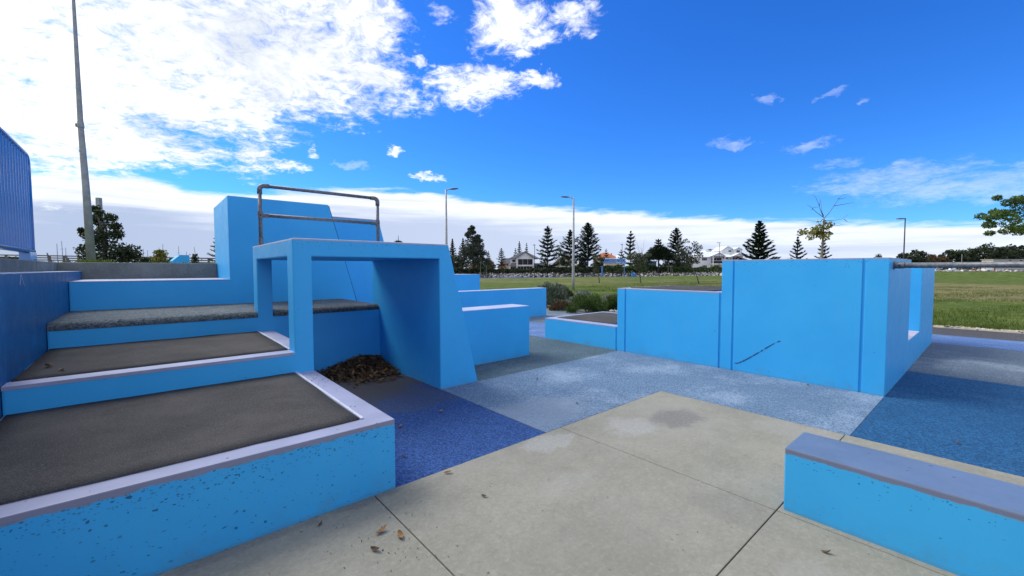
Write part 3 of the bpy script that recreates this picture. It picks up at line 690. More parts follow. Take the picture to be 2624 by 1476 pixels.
# ------------------------------------------------------------------ vegetation builders
def quads_at(P, D, Nn, L, Wd):                  # leaf blades: centre P, long axis D, side axis Nn
    P, D, Nn = (np.asarray(a, float) for a in (P, D, Nn)); L = np.asarray(L)[:, None]; Wd = np.asarray(Wd)[:, None]
    S = np.cross(D, Nn); S /= np.linalg.norm(S, axis=1)[:, None] + 1e-9
    V = np.stack([P-D*L/2, P+S*Wd/2-D*L*.05, P+D*L/2, P-S*Wd/2-D*L*.05], 1).reshape(-1, 3)
    return V, np.arange(len(V)).reshape(-1, 4)
def rdir(rng, n):
    d_ = rng.normal(size=(n, 3)); return d_/np.linalg.norm(d_, axis=1)[:, None]
def leaf_obj(name, P, rng, size, m, par, aspect=.5, up=0., bias=None):
    n = len(P); D = rdir(rng, n); 
    if bias is not None: D = D + np.asarray(bias); D /= np.linalg.norm(D, axis=1)[:, None]
    Nn = rdir(rng, n); Nn[:, 2] += up; L = size*rng.uniform(.65, 1.35, n)
    V, Q = quads_at(P, D, Nn, L, L*aspect); return arr_mesh(name, V, Q, m, par)
def clump_points(rng, C, rad, n):               # C clump centres, rad radii -> n leaf positions in loose clumps
    k = rng.integers(0, len(C), n); o = rdir(rng, n)*np.cbrt(rng.uniform(.05, 1, n))[:, None]
    return np.asarray(C)[k] + o*np.asarray(rad)[k][:, None]*np.array([1, 1, .72])
def broadleaf(name, label, base, h, crown_r, crown_z, m, seed, leaf=.3, n=1600, clumps=26, trunk_r=.12, lean=(0, 0), group=None, cat='tree', bark='bark', flat=1., limbs=5, hollow=.45, aspect=.5):
    rng = np.random.default_rng(seed); r = random.Random(seed)
    t = thing(name, label, cat, base, group=group)
    top = Vector((lean[0], lean[1], crown_z)); tr = MB()
    mid = Vector((lean[0]*.35, lean[1]*.35, crown_z*.5)) + Vector((r.uniform(-.05, .05)*h, r.uniform(-.05, .05)*h, 0))*.4
    tr.tube([(0, 0, -.3), mid*.5, mid, top], [trunk_r*1.25, trunk_r, trunk_r*.8, trunk_r*.5], 8); tr.build('trunk', bark, t, smooth=True)
    rx, rz = crown_r, (h-crown_z*.72)/2
    cc = np.array([top.x, top.y, h-rz]); d_ = rdir(rng, clumps)
    C = cc + d_*np.array([rx, rx, rz*flat])*rng.uniform(hollow, 1.0, clumps)[:, None]
    for k in range(limbs):
        e = Vector(C[k]); s_ = mid.lerp(top, r.uniform(.3, 1)); 
        MB().tube([s_, s_.lerp(e, .55)+Vector((0, 0, .04*h)), e], [trunk_r*.45, trunk_r*.3, trunk_r*.1], 6).build('limb', bark, t, smooth=True)
    rad = rx*rng.uniform(.24, .46, clumps)
    leaf_obj('crown', clump_points(rng, C, rad, n), rng, leaf, m, t, aspect)
    return t
def norfolk(label, base, h, rmax, seed, low=.1, tiers=13, peak=.0, dense=1., group='Norfolk pines along the far bank', droop=0., pw=.8, gap=0.):
    """Norfolk Island pine: straight stem, flat whorls of frond-like branches, bare spike on top."""
    rng = np.random.default_rng(seed); t = thing('norfolk_pine', label, 'pine tree', base, group=group)
    MB().tube([(0, 0, -.3), (0, 0, h*.5), (0, 0, h*.985)], [h*.016, h*.010, h*.003], 7).build('trunk', 'bark', t, smooth=True)
    P, D, Nn, L, W = [], [], [], [], []
    s = 0
    for k in range(tiers):
        f = (k/(tiers-1))**.85; z = h*(low + (.965-low)*f)
        rr = max(rmax*((1-f)**pw), rmax*.05)*rng.uniform(.84, 1.1)
        if gap and .62 < f < .90: rr *= (1-gap*.35)
        nb = 7 if f < .8 else 6; a0 = rng.uniform(0, 6.28)
        for b in range(nb):
            a = a0 + b/nb*6.283 + rng.normal()*.12; R_ = rr*rng.uniform(.78, 1.08)
            el_ = (.10 + .45*f - droop) + rng.normal()*.06
            m_ = max(4, int((5 + R_/rmax*13)*dense)); u_ = np.linspace(.16, 1., m_)
            cx, cy = math.cos(a), math.sin(a)
            for q in u_:
                rad = R_*q; zz = z + R_*(el_*q + .16*q*q - .10)
                for sgn in (-1, 1):
                    wob = sgn*(.55 - .35*q) + rng.normal()*.15
                    P.append((cx*rad, cy*rad, zz + rng.normal()*.012*h)); D.append((math.cos(a+wob), math.sin(a+wob), .30 + rng.normal()*.15))
                    Nn.append((rng.normal()*.45, rng.normal()*.45, 1)); L.append(rmax*.30*(.55 + .5*(1-q))*(.5+.5*R_/rmax) + .02*h); W.append(h*.027)
    D = np.array(D); D /= np.linalg.norm(D, axis=1)[:, None]
    V, Q = quads_at(P, D, Nn, L, W); arr_mesh('fronds', V, Q, 'pine_leaf', t); return t

# ------------------------------------------------------------------ far bank: terrace, rocks, trees, houses
def gpt(u, depth, z=0.):
    p = pt(u, 700, depth); return Vector((p.x, p.y, z))
def m_at(depth): return depth/F_PX
def zpx(v, depth, u=1312): return pt(u, v, depth).z
bank = []
for u in (700, 900, 1100, 1200, 1300, 1400, 1500, 1600, 1700, 1800, 1900, 2050): bank.append((u, 118 + (u-1150)*.022))
near = [gpt(u, d_) for u, d_ in bank]; far = [gpt(u, d_+130) for u, d_ in bank]
V = []; 
for p in near: V.append((p.x, p.y, -1.6))
for p in near: V.append((p.x*1.01, p.y*1.01, .05))
for p in near: V.append((p.x*1.12, p.y*1.12, .75))
for p in far: V.append((p.x, p.y, 1.1))
n_ = len(near)
tag(arr_mesh('far_bank', V, [(j*n_+i, j*n_+i+1, (j+1)*n_+i+1, (j+1)*n_+i) for j in range(3) for i in range(n_-1)], 'soil'), kind='structure')
# rock revetment in front of it
rng = np.random.default_rng(11); r = random.Random(11)
ico = bmesh.new(); bmesh.ops.create_icosphere(ico, subdivisions=1, radius=1); iv = np.array([v.co[:] for v in ico.verts]); ifc = np.array([[v.index for v in f.verts] for f in ico.faces]); ico.free()
def rocks(name, pts, smin, smax, seed):
    rg = np.random.default_rng(seed); V, Q = [], []
    for p in pts:
        sc_ = rg.uniform(smin, smax)*np.array([rg.uniform(.8, 1.5), rg.uniform(.8, 1.3), rg.uniform(.5, .85)])
        A = Matrix.Rotation(rg.uniform(0, 6.28), 3, 'Z') @ Matrix.Rotation(rg.normal()*.4, 3, 'X')
        v = (iv*(1+rg.normal(size=(len(iv), 1))*.16))*sc_; v = v @ np.array(A).T + np.array(p)
        Q.append(ifc+len(V)*len(iv)); V.append(v)
    return tag(arr_mesh(name, np.concatenate(V), np.concatenate(Q), 'rock'), kind='stuff')
pts = []
for u in np.arange(1140, 1990, 3.1):
    d_ = 117 + (u-1150)*.022
    for row in range(5):
        uu = u + r.uniform(-2.5, 2.5); p = gpt(uu, d_+row*.55+r.uniform(-.3, .3)); pts.append((p.x, p.y, -1.25 + row*.34 + r.uniform(-.12, .12)))
rocks('rock_revetment', pts, .28, .55, 2)
tag(bpy.data.objects['rock_revetment'], 'long bank of pale and grey boulders edging the far side of the park', 'rocks')

PINES = [  # label, u, v_top, half width px, depth, low, tiers, dense, pw, gap, droop
 ('Norfolk pine just right of the arch, narrow and dark, left of the big gum', 1160, 611, 19, 124, .06, 14, 1, .8, 0, 0),
 ('Norfolk pine mostly hidden behind the left half of the big gum', 1187, 611, 22, 128, .08, 13, 1, .7, 0, 0),
 ('small Norfolk pine peeping out right of the big gum', 1252, 643, 12, 150, .2, 9, .8, .7, 0, 0),
 ('small Norfolk pine above the orange roofed house at the left', 1285, 635, 17, 150, .28, 9, .9, .7, 0, 0),
 ('small pine at the left edge of the slate gable roof', 1321, 636, 13, 175, .2, 8, .7, .7, 0, 0),
 ('thin sparse pine above the slate gable roof, left of a pair', 1331, 618, 8, 185, .3, 10, .5, .5, 0, 0),
 ('thin sparse pine above the slate gable roof, right of a pair', 1349.5, 622, 7, 185, .3, 9, .45, .5, 0, 0),
 ('Norfolk pine with wide flat tiers beside the gabled white house', 1403, 580, 31, 120, .16, 11, 1.15, .42, .9, .12),
 ('Norfolk pine standing directly behind the near lamp post', 1461, 589, 33, 122, .38, 10, 1.2, .62, .9, .05),
 ('tallest Norfolk pine, open and pointed, right of the near lamp post', 1506, 571, 38, 122, .26, 15, .95, .62, 0, -.15),
 ('small Norfolk pine behind the orange roofed house in the centre', 1553, 637, 11, 160, .3, 7, .9, .6, 0, 0),
 ('short broad Norfolk pine left of the slim path lamp', 1591, 640, 14, 128, .3, 6, 1.2, .5, 0, 0),
 ('Norfolk pine with well spaced tiers behind the right young tree pair', 1615, 592, 23, 126, .2, 9, 1.1, .5, .4, 0),
 ('Norfolk pine with thick tiers left of the white house', 1731, 584, 33, 122, .28, 11, 1.2, .62, 0, 0),
 ('dense dark Norfolk pine rising behind the big blue block', 1943.5, 567, 56, 92, .06, 14, 1.9, .68, .6, .05),
 ('Norfolk pine behind the big block, left of the half bare tree', 2042, 607, 27, 100, .1, 10, 1.1, .75, 0, -.1),
 ('Norfolk pine behind the half bare tree', 2108, 616, 27, 104, .1, 9, 1.3, .7, 0, 0),
]
for i, (lb, u, vt, hw, dep, low, tiers, dense, pw, gap, droop) in enumerate(PINES):
    z0 = .55 if dep > 110 else 0.; b = gpt(u, dep, z0)
    norfolk(lb, b, zpx(vt, dep)-z0, hw*m_at(dep), 100+i, low, tiers, 0, dense, pw=pw, gap=gap, droop=droop)
def dome_pine(label, u, vt, vb, hw, dep, seed):            # flat spreading crown with a spike
    b = gpt(u, dep, .5); t = thing('spreading_pine', label, 'pine tree', b); rg = np.random.default_rng(seed)
    h = zpx(vt, dep)-.5; zb_ = zpx(vb, dep)-.5; rr = hw*m_at(dep)
    MB().tube([(0, 0, -.3), (0, 0, h*.6), (0, 0, h)], [.28, .18, .03], 7).build('trunk', 'bark', t, smooth=True)
    n = 6500; q = np.sqrt(rg.uniform(0, 1, n)); a = rg.uniform(0, 6.28, n); f = rg.uniform(0, 1, n)
    hz = zb_ + (h*.86-zb_)*(.12+.88*f)*(1-q**2.2*.75) ; R_ = rr*q*(1-.25*f)
    lay = np.round(hz/(.07*h))*(.07*h)*.3 + hz*.7 + rg.normal(size=n)*.012*h
    P = np.stack([np.cos(a)*R_, np.sin(a)*R_, lay], 1); D = np.stack([np.cos(a+rg.normal(size=n)*.4), np.sin(a+rg.normal(size=n)*.4), .18+rg.normal(size=n)*.15], 1); D /= np.linalg.norm(D, axis=1)[:, None]
    Nn = np.stack([rg.normal(size=n)*.4, rg.normal(size=n)*.4, np.ones(n)], 1)
    V, Q = quads_at(P, D, Nn, np.full(n, rr*.20), np.full(n, rr*.062)); arr_mesh('fronds', V, Q, 'pine_leaf', t)
    for zz, w_ in ((h*.90, .35), (h*.965, .12)):
        pass
    return t
dome_pine('dark umbrella shaped pine with a spike, right of the second young tree', 1687, 617, 668, 46, 118, 31)
norfolk('little pine tip poking from the top of the umbrella shaped pine', gpt(1686, 118.5, .55), zpx(612, 118.5)-.55, 13*m_at(118.5), 77, .78, 4, 0, 1.3, pw=.5, group=None)
dome_pine('flat layered pine tip showing above the arch top right of the handrail', 1022, 603, 640, 24, 90, 32)

# big gum and other broad trees on the far bank
def far_tree(label, u, vt, vb, hw, dep, m, seed, n=1500, leaf=.42, name='gum_tree', flat=1., clumps=30, group='broad trees on the far bank', z0=.5, trunk_r=.2, hollow=.4):
    b = gpt(u, dep, z0); h = zpx(vt, dep)-z0; cz = max(.8, zpx(vb, dep)-z0)
    return broadleaf(name, label, b, h, hw*m_at(dep)*.86, cz, m, seed, leaf, n, clumps, trunk_r, group=group, flat=flat, hollow=hollow)
t = thing('gum_tree', 'large dark pointed gum tree right of the arch', 'tree', gpt(1212, 116, .5), group='broad trees on the far bank')
rg = np.random.default_rng(8); h = zpx(577, 116)-.5; C = []; rd = []
for k in range(84):
    f = rg.uniform(0, 1)**1.25; a = rg.uniform(0, 6.28); rr = 44*m_at(116)*(1-f)**.62*rg.uniform(.35, .98)+.2
    C.append((math.cos(a)*rr, math.sin(a)*rr, h*(.08+.89*f))); rd.append(.5+1.25*(1-f))
leaf_obj('crown', clump_points(rg, np.array(C), np.array(rd), 8200), rg, .50, 'gum_leaf', t)
MB().tube([(0, 0, -.3), (.2, 0, h*.5), (0, 0, h*.95)], [.32, .2, .03], 8).build('trunk', 'bark', t, smooth=True)
for k in range(7):
    c_ = Vector(C[k]); MB().tube([(0, 0, max(.8, c_.z-1.8)), c_], [.09, .02], 5).build('limb', 'bark', t)
far_tree('dark bushy tree filling the gap between arch and big gum', 1175, 652, 690, 24, 119, 'dark_leaf', 41, 2200)
far_tree('rounded dark tree at the right foot of the big gum', 1238, 655, 690, 22, 119, 'gum_leaf', 42, 1800)
far_tree('leafy tree behind the tiered pine and the near lamp post', 1430, 630, 680, 17, 150, 'dark_leaf', 43, 1100)
far_tree('broad dark tree sloping down left of the near lamp post', 1452, 645, 684, 22, 140, 'dark_leaf', 44, 2000)
far_tree('dense dark tree right of the near lamp post', 1489, 644, 690, 24, 128, 'dark_leaf', 45, 2600)
far_tree('dark tree behind the blue shelter in the centre', 1650, 652, 690, 22, 132, 'dark_leaf', 46, 1500)
far_tree('dark leafy tree directly right of the slate gable house', 1392, 662, 688, 15, 165, 'dark_leaf', 246, 900)
far_tree('dark tree between the pine with thick tiers and the third young tree', 1758, 640, 686, 24, 127, 'gum_leaf', 247, 1500)
far_tree('dark round tree under the pine with thick tiers', 1718, 655, 690, 24, 126, 'dark_leaf', 248, 1500)
far_tree('low olive tree beside the white house wall', 1745, 668, 690, 24, 124, 'olive_leaf', 47, 1000)
far_tree('yellow green shrub tree under the big gum', 1205, 686, 700, 12, 113, 'bright_leaf', 48, 420, .3, z0=.2)
far_tree('yellow green palm like shrub right of the big gum trunk', 1236, 682, 700, 14, 113, 'bush_leaf', 49, 520, .34, z0=.2)
far_tree('bushy tree in front of the yellow house', 1262, 671, 696, 12, 125, 'dark_leaf', 50, 520, .35)
# palm behind the white house
pb = gpt(1818, 175, 1.); pm = thing('palm_tree', 'palm tree with drooping fronds left of the white house roof', 'palm', pb); hp = zpx(640, 175)-1
MB().tube([(0, 0, 0), (.1, 0, hp*.5), (0, 0, hp)], [.3, .22, .18], 7).build('trunk', 'bark_pale', pm, smooth=True)
for k in range(13):
    a = k*2.399; tip = 1.5 + (k % 3)*.3; ee = .9 - .17*k
    mb = MB(); pr = None
    for j in range(5):
        q = j/4; p = Vector((math.cos(a)*tip*q, math.sin(a)*tip*q, hp + tip*(ee*q - 1.15*q*q))); wv = .32*math.sin(min(1, q*1.15+.1)*math.pi)+.03
        sd_ = Vector((-math.sin(a), math.cos(a), 0))*wv; cur2 = (p-sd_ - Vector((0, 0, wv*.5)), p, p+sd_ - Vector((0, 0, wv*.5)))
        if pr: mb.add([*pr, *cur2], [(0, 1, 4, 3), (1, 2, 5, 4)])
        pr = cur2
    mb.build('frond', 'pine_leaf', pm, fix=False)
# hedge and shrubs along the bank
def hedge(name, label, u0, u1, v_top, dep0, dep1, m, n, seed, z0=.2, leaf=.46, cat='hedge', width=1.6):
    rg = np.random.default_rng(seed); uc = (u0+u1)/2; b = gpt(uc, (dep0+dep1)/2, z0); t = thing(name, label, cat, b)
    s = rg.uniform(0, 1, n); hump = np.interp(s, np.linspace(0, 1, 18), rg.uniform(.62, 1., 18))
    P = []
    for k in range(n):
        dep = dep0+(dep1-dep0)*s[k]; g_ = gpt(u0+(u1-u0)*s[k], dep + rg.normal()*width*.5)
        top = (zpx(v_top, dep)-z0)*hump[k]; P.append((g_.x-b.x, g_.y-b.y, top*rg.uniform(.0, 1)**.6))
    leaf_obj('foliage', np.array(P), rg, leaf, m, t); return t
hedge('clipped_hedge', 'long dark clipped hedge in front of the white house', 1640, 1850, 680, 119, 124, 'bush_leaf', 5200, 61)
hedge('shrub_border', 'low mixed shrub border in front of the slate gable house', 1240, 1420, 686, 113, 117, 'dark_leaf', 4200, 62, cat='shrubs')
hedge('shrub_border', 'dark shrub border under the pines beside the near lamp post', 1420, 1545, 682, 117, 120, 'dark_leaf', 4200, 63, cat='shrubs')
hedge('shrub_border', 'shrub border behind the blue shelter posts', 1545, 1650, 677, 119, 121, 'bush_leaf', 4000, 64, cat='shrubs')
hedge('shrub_border', 'dark shrubs below the big gum, left of the gable house', 1150, 1245, 682, 112, 114, 'dark_leaf', 3400, 65, cat='shrubs')
hedge('shrub_border', 'loose shrubs behind the third young tree', 1690, 1770, 672, 124, 126, 'olive_leaf', 2200, 66, cat='shrubs')

class House:
    """Blocks measured in photo pixels on a frontage plane at a fixed distance; x along the frontage, y away from the water."""
    def __init__(s, name, label, u, dep, yaw=0.):
        s.dep, s.u0, s.k = dep, u, dep/F_PX; b = gpt(u, dep, .9); s.z0 = .9
        s.t = thing(name, label, 'house', b, -YAW + yaw)
    def x(s, u): return (u-s.u0)*s.k
    def z(s, v): return zpx(v, s.dep) - s.z0
    def box(s, nm, m, u0, u1, v0, v1, y0, y1, par=None): return MB().box(s.x(u0), s.x(u1), y0, y1, s.z(v1), s.z(v0)).build(nm, m, par or s.t)
    def prism(s, nm, m, poly, y0, y1): return MB().prism([(s.x(a), s.z(b)) for a, b in poly], y0, y1).build(nm, m, s.t)
    def win(s, u0, u1, v0, v1, y=-.06, panes=1, fm='white_wall', nm='window'):
        mb = MB(); x0, x1, z0, z1 = s.x(u0), s.x(u1), s.z(v1), s.z(v0); w_ = .07
        mb.box(x0, x1, y, y+.12, z0, z0+w_); mb.box(x0, x1, y, y+.12, z1-w_, z1); xs_ = np.linspace(x0, x1-w_, panes+1)
        for q in xs_: mb.box(q, q+w_, y+.002, y+.118, z0+w_, z1-w_)
        f = mb.build(nm, fm, s.t)
        for a in range(panes): MB().box(xs_[a]+w_, xs_[a+1], y+.03, y+.05, z0+w_, z1-w_).build('pane', 'glass_dark', f)
        return f
    def hip(s, nm, m, u0, u1, ve, ur0, ur1, vr, y0, y1):
        x0, x1, a, b, ze, zr, ym = s.x(u0), s.x(u1), s.x(ur0), s.x(ur1), s.z(ve), s.z(vr), (y0+y1)/2
        vs_ = [(x0, y0, ze), (x1, y0, ze), (x1, y1, ze), (x0, y1, ze), (a, ym, zr), (b, ym, zr)]
        return MB().add(vs_, [(0, 1, 5, 4), (1, 2, 5), (2, 3, 4, 5), (3, 0, 4), (3, 2, 1, 0)]).build(nm, m, s.t)
    def gable_roof(s, nm, m, u0, u1, ve, up, vp, y0, y1, th=.25):
        a, b, p = (s.x(u0), s.z(ve)), (s.x(u1), s.z(ve)), (s.x(up), s.z(vp))
        mb = MB(); mb.prism([a, p, (p[0], p[1]-th), (a[0]+th, a[1]-.02)], y0, y1); mb.prism([p, b, (b[0]-th, b[1]-.02), (p[0]+.001, p[1]-th)], y0, y1)
        return mb.build(nm, m, s.t)
H = House('gabled_house', 'white two storey house with slate gable roof and big dark windows', 1345, 150)
H.prism('gable_wall', 'white_wall', [(1323, 702), (1368, 702), (1368, 662), (1345.5, 645.5), (1323, 662)], 0, 9)
H.box('wing_wall', 'white_wall', 1307, 1323, 662, 702, 1.5, 9); H.box('wing_wall', 'white_wall', 1368, 1395, 676, 702, 1.5, 9)
H.hip('roof', 'roof_slate', 1304, 1384, 662, 1338, 1352, 643.5, 1., 16); H.gable_roof('gable_roof', 'roof_slate', 1319, 1372, 664, 1345.5, 643.5, -.5, 6)
H.win(1327, 1365, 663.5, 679, panes=3); H.win(1326, 1365, 682.5, 698, panes=5, nm='window'); H.win(1312, 1321, 664.5, 671.5, 1.44)
H.win(1308, 1322, 683, 698, 1.44, 3); H.win(1370, 1393, 683, 698, 1.44, 4)
for u in (1324.6, 1366): H.box('veranda_post', 'white_wall', u-1.2, u+1.2, 662, 702, -.75, -.45)
H.box('floor_beam', 'white_wall', 1323, 1368, 679.5, 682, -.44, -.08)
H.hip('veranda_roof', 'roof_slate', 1305, 1323, 681, 1310, 1323, 674, -.6, 2.4); H.hip('veranda_roof', 'roof_slate', 1368, 1397, 681, 1368, 1391, 674.5, -.6, 2.4)
H = House('cream_house', 'cream house with grey roofs and garage behind the tiered pine', 1440, 158)
H.prism('gable_wall', 'cream_wall', [(1424, 700), (1468, 700), (1468, 672), (1446, 657), (1424, 672)], 2, 10); H.gable_roof('roof', 'roof_grey', 1419, 1472, 674, 1446, 655, 1.5, 11)
H.box('wing_wall', 'cream_wall', 1398, 1431, 681, 700, 0, 6); H.hip('wing_roof', 'roof_grey', 1394, 1434, 683, 1408, 1426, 673, -.5, 7)
H.box('garage_door', 'glass_dark', 1402, 1429, 684.5, 697, -.08, -.01); H.box('pillar', 'cream_wall', 1431, 1436.5, 673, 700, -.5, .4)
H.box('balcony_slab', 'white_wall', 1437, 1462, 682, 684, -1.4, 1.9); H.box('balcony_glass', 'teal_wall', 1437, 1462, 675, 682, -1.4, -1.3); H.win(1440, 1460, 673, 681.5, 1.9, 3); H.win(1440, 1458, 686, 698, 1.9, 3)
H.box('side_wall', 'cream_wall', 1478, 1493, 676, 700, 0, 5); H.hip('side_roof', 'roof_white', 1472, 1494, 680, 1478, 1488, 675, -.4, 5.4)
H = House('orange_roof_cottage', 'low house with orange tiled gable left of the slate gable house', 1287, 152)
H.prism('gable_wall', 'yellow_wall', [(1276, 700), (1298, 700), (1298, 684), (1287.5, 673), (1276, 684)], 0, 6); H.gable_roof('roof', 'roof_orange', 1272, 1299, 686, 1286.5, 671, -.5, 7); H.win(1283, 1291, 684, 692, -.06, 2)
H = House('grey_roof_house', 'grey roofed cream house behind the orange roofed cottage', 1296, 172)
H.box('wall', 'cream_wall', 1284, 1306, 674, 700, 0, 8); H.hip('roof', 'roof_slate', 1281, 1309, 675, 1286, 1306, 661, -.6, 9); H.win(1299, 1303, 676, 682, -.06, 1)
H = House('yellow_house', 'tall yellow gabled house half hidden right of the big gum', 1254, 158)
H.prism('gable_wall', 'yellow_wall', [(1246, 700), (1264, 700), (1264, 672), (1253, 661), (1246, 668)], 0, 6); H.gable_roof('roof', 'roof_grey', 1244, 1266, 674, 1253, 660, .3, 7); H.win(1250, 1256, 672, 682, -.06, 1)
H.box('low_wall', 'yellow_wall', 1228, 1246, 678, 700, 1, 5); H.hip('low_roof', 'roof_orange', 1200, 1232, 686, 1206, 1226, 676, 2, 8)
H = House('orange_roof_house', 'cream house with broad orange hip roof behind the blue shelter', 1558, 160)
H.box('wall', 'cream_wall', 1537, 1580, 661, 702, 0, 9); H.hip('roof', 'roof_orange', 1532, 1584, 662, 1552, 1562, 646.5, -.8, 10); H.box('chimney', 'roof_orange', 1572, 1574, 648, 658, 4, 4.6)
H.box('fascia', 'white_wall', 1533, 1583, 661.5, 664, -.85, -.75); H.box('patio_roof', 'cream_wall', 1544, 1580, 675.5, 681, -3.4, -.02); H.win(1550, 1572, 684, 700, -.06, 4)
for u in (1548.5, 1571): H.box('patio_column', 'cream_wall', u-.9, u+.9, 681, 702, -3.2, -2.9)
H = House('white_roof_cottage', 'small house with pale roof right of the orange roofed house', 1590, 158)
H.box('wall', 'white_wall', 1580, 1601, 663, 702, 0, 7); H.hip('roof', 'roof_white', 1577, 1604, 665, 1589, 1596, 652.5, -.6, 8)
H = House('teal_house', 'dark teal house with one wide window under the umbrella pine', 1668, 150)
H.box('wall', 'teal_wall', 1655, 1682, 671, 702, 0, 8); H.win(1659, 1677, 679.5, 686.5, -.06, 3, 'teal_wall'); H.box('roof_slab', 'roof_slate', 1654, 1683, 669.5, 671, -.5, 8.4)
H = House('white_house', 'large white house with pale metal roofs and balcony', 1825, 156)
H.box('wall', 'white_wall', 1795, 1821, 659, 702, 0, 9); H.box('wall', 'white_wall', 1821, 1876, 659, 702, .8, 9); H.box('side_wall', 'white_wall', 1780, 1795, 659, 702, .9, 8)
H.box('garden_wall', 'white_wall', 1751, 1795, 675, 702, -1.4, -.9)
H.hip('roof', 'roof_white', 1792, 1880, 659.5, 1806, 1868, 645, -.7, 10); H.hip('side_roof', 'roof_white', 1776, 1800, 659.5, 1786, 1800, 651, .3, 8.6)
H.gable_roof('gable_roof', 'roof_white', 1817, 1856, 657.5, 1839, 647.5, -1.3, 5); H.prism('gable', 'white_wall', [(1821, 657.5), (1853, 657.5), (1839, 649.5)], -1.0, 1.)
H.gable_roof('gable_roof', 'roof_white', 1872, 1908, 657.5, 1889, 649.5, -1.3, 5); H.prism('gable', 'white_wall', [(1875, 657.5), (1905, 657.5), (1889, 651)], -1.0, 1.); H.box('wall', 'white_wall', 1873, 1906, 658, 702, .8, 9)
H.prism('upper_wall', 'white_wall', [(1858, 660), (1888, 660), (1888, 640), (1873, 631.5), (1858, 641)], 3, 10); H.gable_roof('upper_roof', 'roof_white', 1855, 1898, 643, 1873, 630, 2.6, 11); H.box('upper_wing', 'white_wall', 1888, 1908, 637, 660, 2, 9); H.gable_roof('upper_gable', 'roof_white', 1886, 1910, 640, 1898, 633.5, 1.6, 9)
H.box('upper_block', 'white_wall', 1823, 1838, 641, 652, 5, 9)
H.win(1798, 1811, 661.5, 668.5, -.06, 3); H.win(1798, 1811, 680, 690, -.06, 3); H.win(1824.5, 1851, 661, 675, .74, 4); H.win(1855, 1868, 659.5, 664.5, .74, 2); H.win(1879, 1892, 659.5, 666, .74, 2); H.win(1875.5, 1884, 641, 646, 2.94, 2); H.win(1893, 1902, 641, 647.5, 1.94, 2); H.win(1782, 1784.5, 663, 671, .84); H.win(1787, 1788.5, 661.5, 670, .84); H.win(1828, 1836, 681, 692, .74, 2)
H.box('balcony_slab', 'white_wall', 1820, 1853, 676.5, 678.5, -1.4, .75)
for q in range(5): H.box('balcony_panel', 'glass_dark', 1824+q*5.7, 1829+q*5.7, 669.5, 675.5, -1.36, -1.3)
H.box('balcony_rail', 'white_wall', 1822, 1853, 668.6, 669.4, -1.42, -1.28)
for u in (1822.6, 1852.4): H.box('balcony_post', 'white_wall', u-.9, u+.9, 657.5, 702, -1.45, -1.1)
H.box('string_course', 'white_wall', 1794, 1820, 675, 676.6, -.14, -.02)

# ------------------------------------------------------------------ park furniture on the lawn
def lamp_post(label, u, vb, vt, dep, arm_px, m, r0, r1, flat=False, head=.62, z0=0., tilt=.10, name='lamp_post', group='street lamps around the park'):
    b = gpt(u, dep, z0); h = zpx(vt, dep)-z0; t = thing(name, label, 'street lamp', b, -YAW, group)
    MB().tube([(0, 0, -.15), (0, 0, h*.12), (0, 0, h)], [r0, r0*.96, r1], 10).build('pole', m, t, smooth=True)
    L = arm_px*m_at(dep); s = 1 if L > 0 else -1; L = abs(L)
    a = (s*.04, 0, h-.06); e = (s*(L-head), 0, h-.06+tilt*L)
    if L-head > .1: MB().tube([a, e], [.032, .028], 8).build('arm', m, t, smooth=True)
    hd = MB(); x0, x1 = L-head, L; zc = h-.06+tilt*L
    if flat: hd.box(*sorted((s*x0, s*x1)), -.16, .16, zc-.05, zc+.05)
    else:
        n = 9
        prof = [(0, .02, .03), (.15, .10, .045), (.4, .17, .06), (.7, .17, .055), (.92, .11, .035), (1., .03, .012)]
        vs_ = []; 
        for q, w_, th in prof:
            for k in range(n):
                an = 2*math.pi*k/n; vs_.append((s*(x0+head*q), math.cos(an)*w_, zc + tilt*head*q*.6 + math.sin(an)*th))
        hd.add(vs_, [(i*n+k, i*n+(k+1) % n, (i+1)*n+(k+1) % n, (i+1)*n+k) for i in range(len(prof)-1) for k in range(n)] + [tuple(range(n)), tuple(range((len(prof)-1)*n, len(prof)*n))])
    hd.build('lamp_head', 'lamp_grey', t, smooth=not flat)
    MB().box(-.02, .02, -r0-.004, -r0+.01, .9, 1.15).build('access_panel', m, t) if not flat else None
    return t
lamp_post('grey lamp post rising behind the arch, arm pointing right', 1144.5, 760, 487, 27.5, 32, 'pole_grey', .10, .055)
lamp_post('grey lamp post among the shrubs in the centre, arm pointing left', 1469, 743, 508, 30.6, -33, 'pole_grey', .105, .055)
lamp_post('tall lamp post behind the big block at the right, arm pointing left', 2314, 745, 561, 42, -20, 'black_metal', .07, .045, flat=True, head=.6, tilt=0)
lamp_post('slim black path lamp in front of the slate gable house', 1370, 712, 627, 71, -4.5, 'black_metal', .06, .045, flat=True, head=.42, tilt=0)
lamp_post('slim black path lamp beside the blue shelter', 1593.5, 709, 626, 82, -3.5, 'black_metal', .06, .045, flat=True, head=.40, tilt=0)
lamp_post('slim black path lamp in front of the white house', 1842, 706, 623, 98, -6, 'black_metal', .065, .05, flat=True, head=.75, tilt=.1)

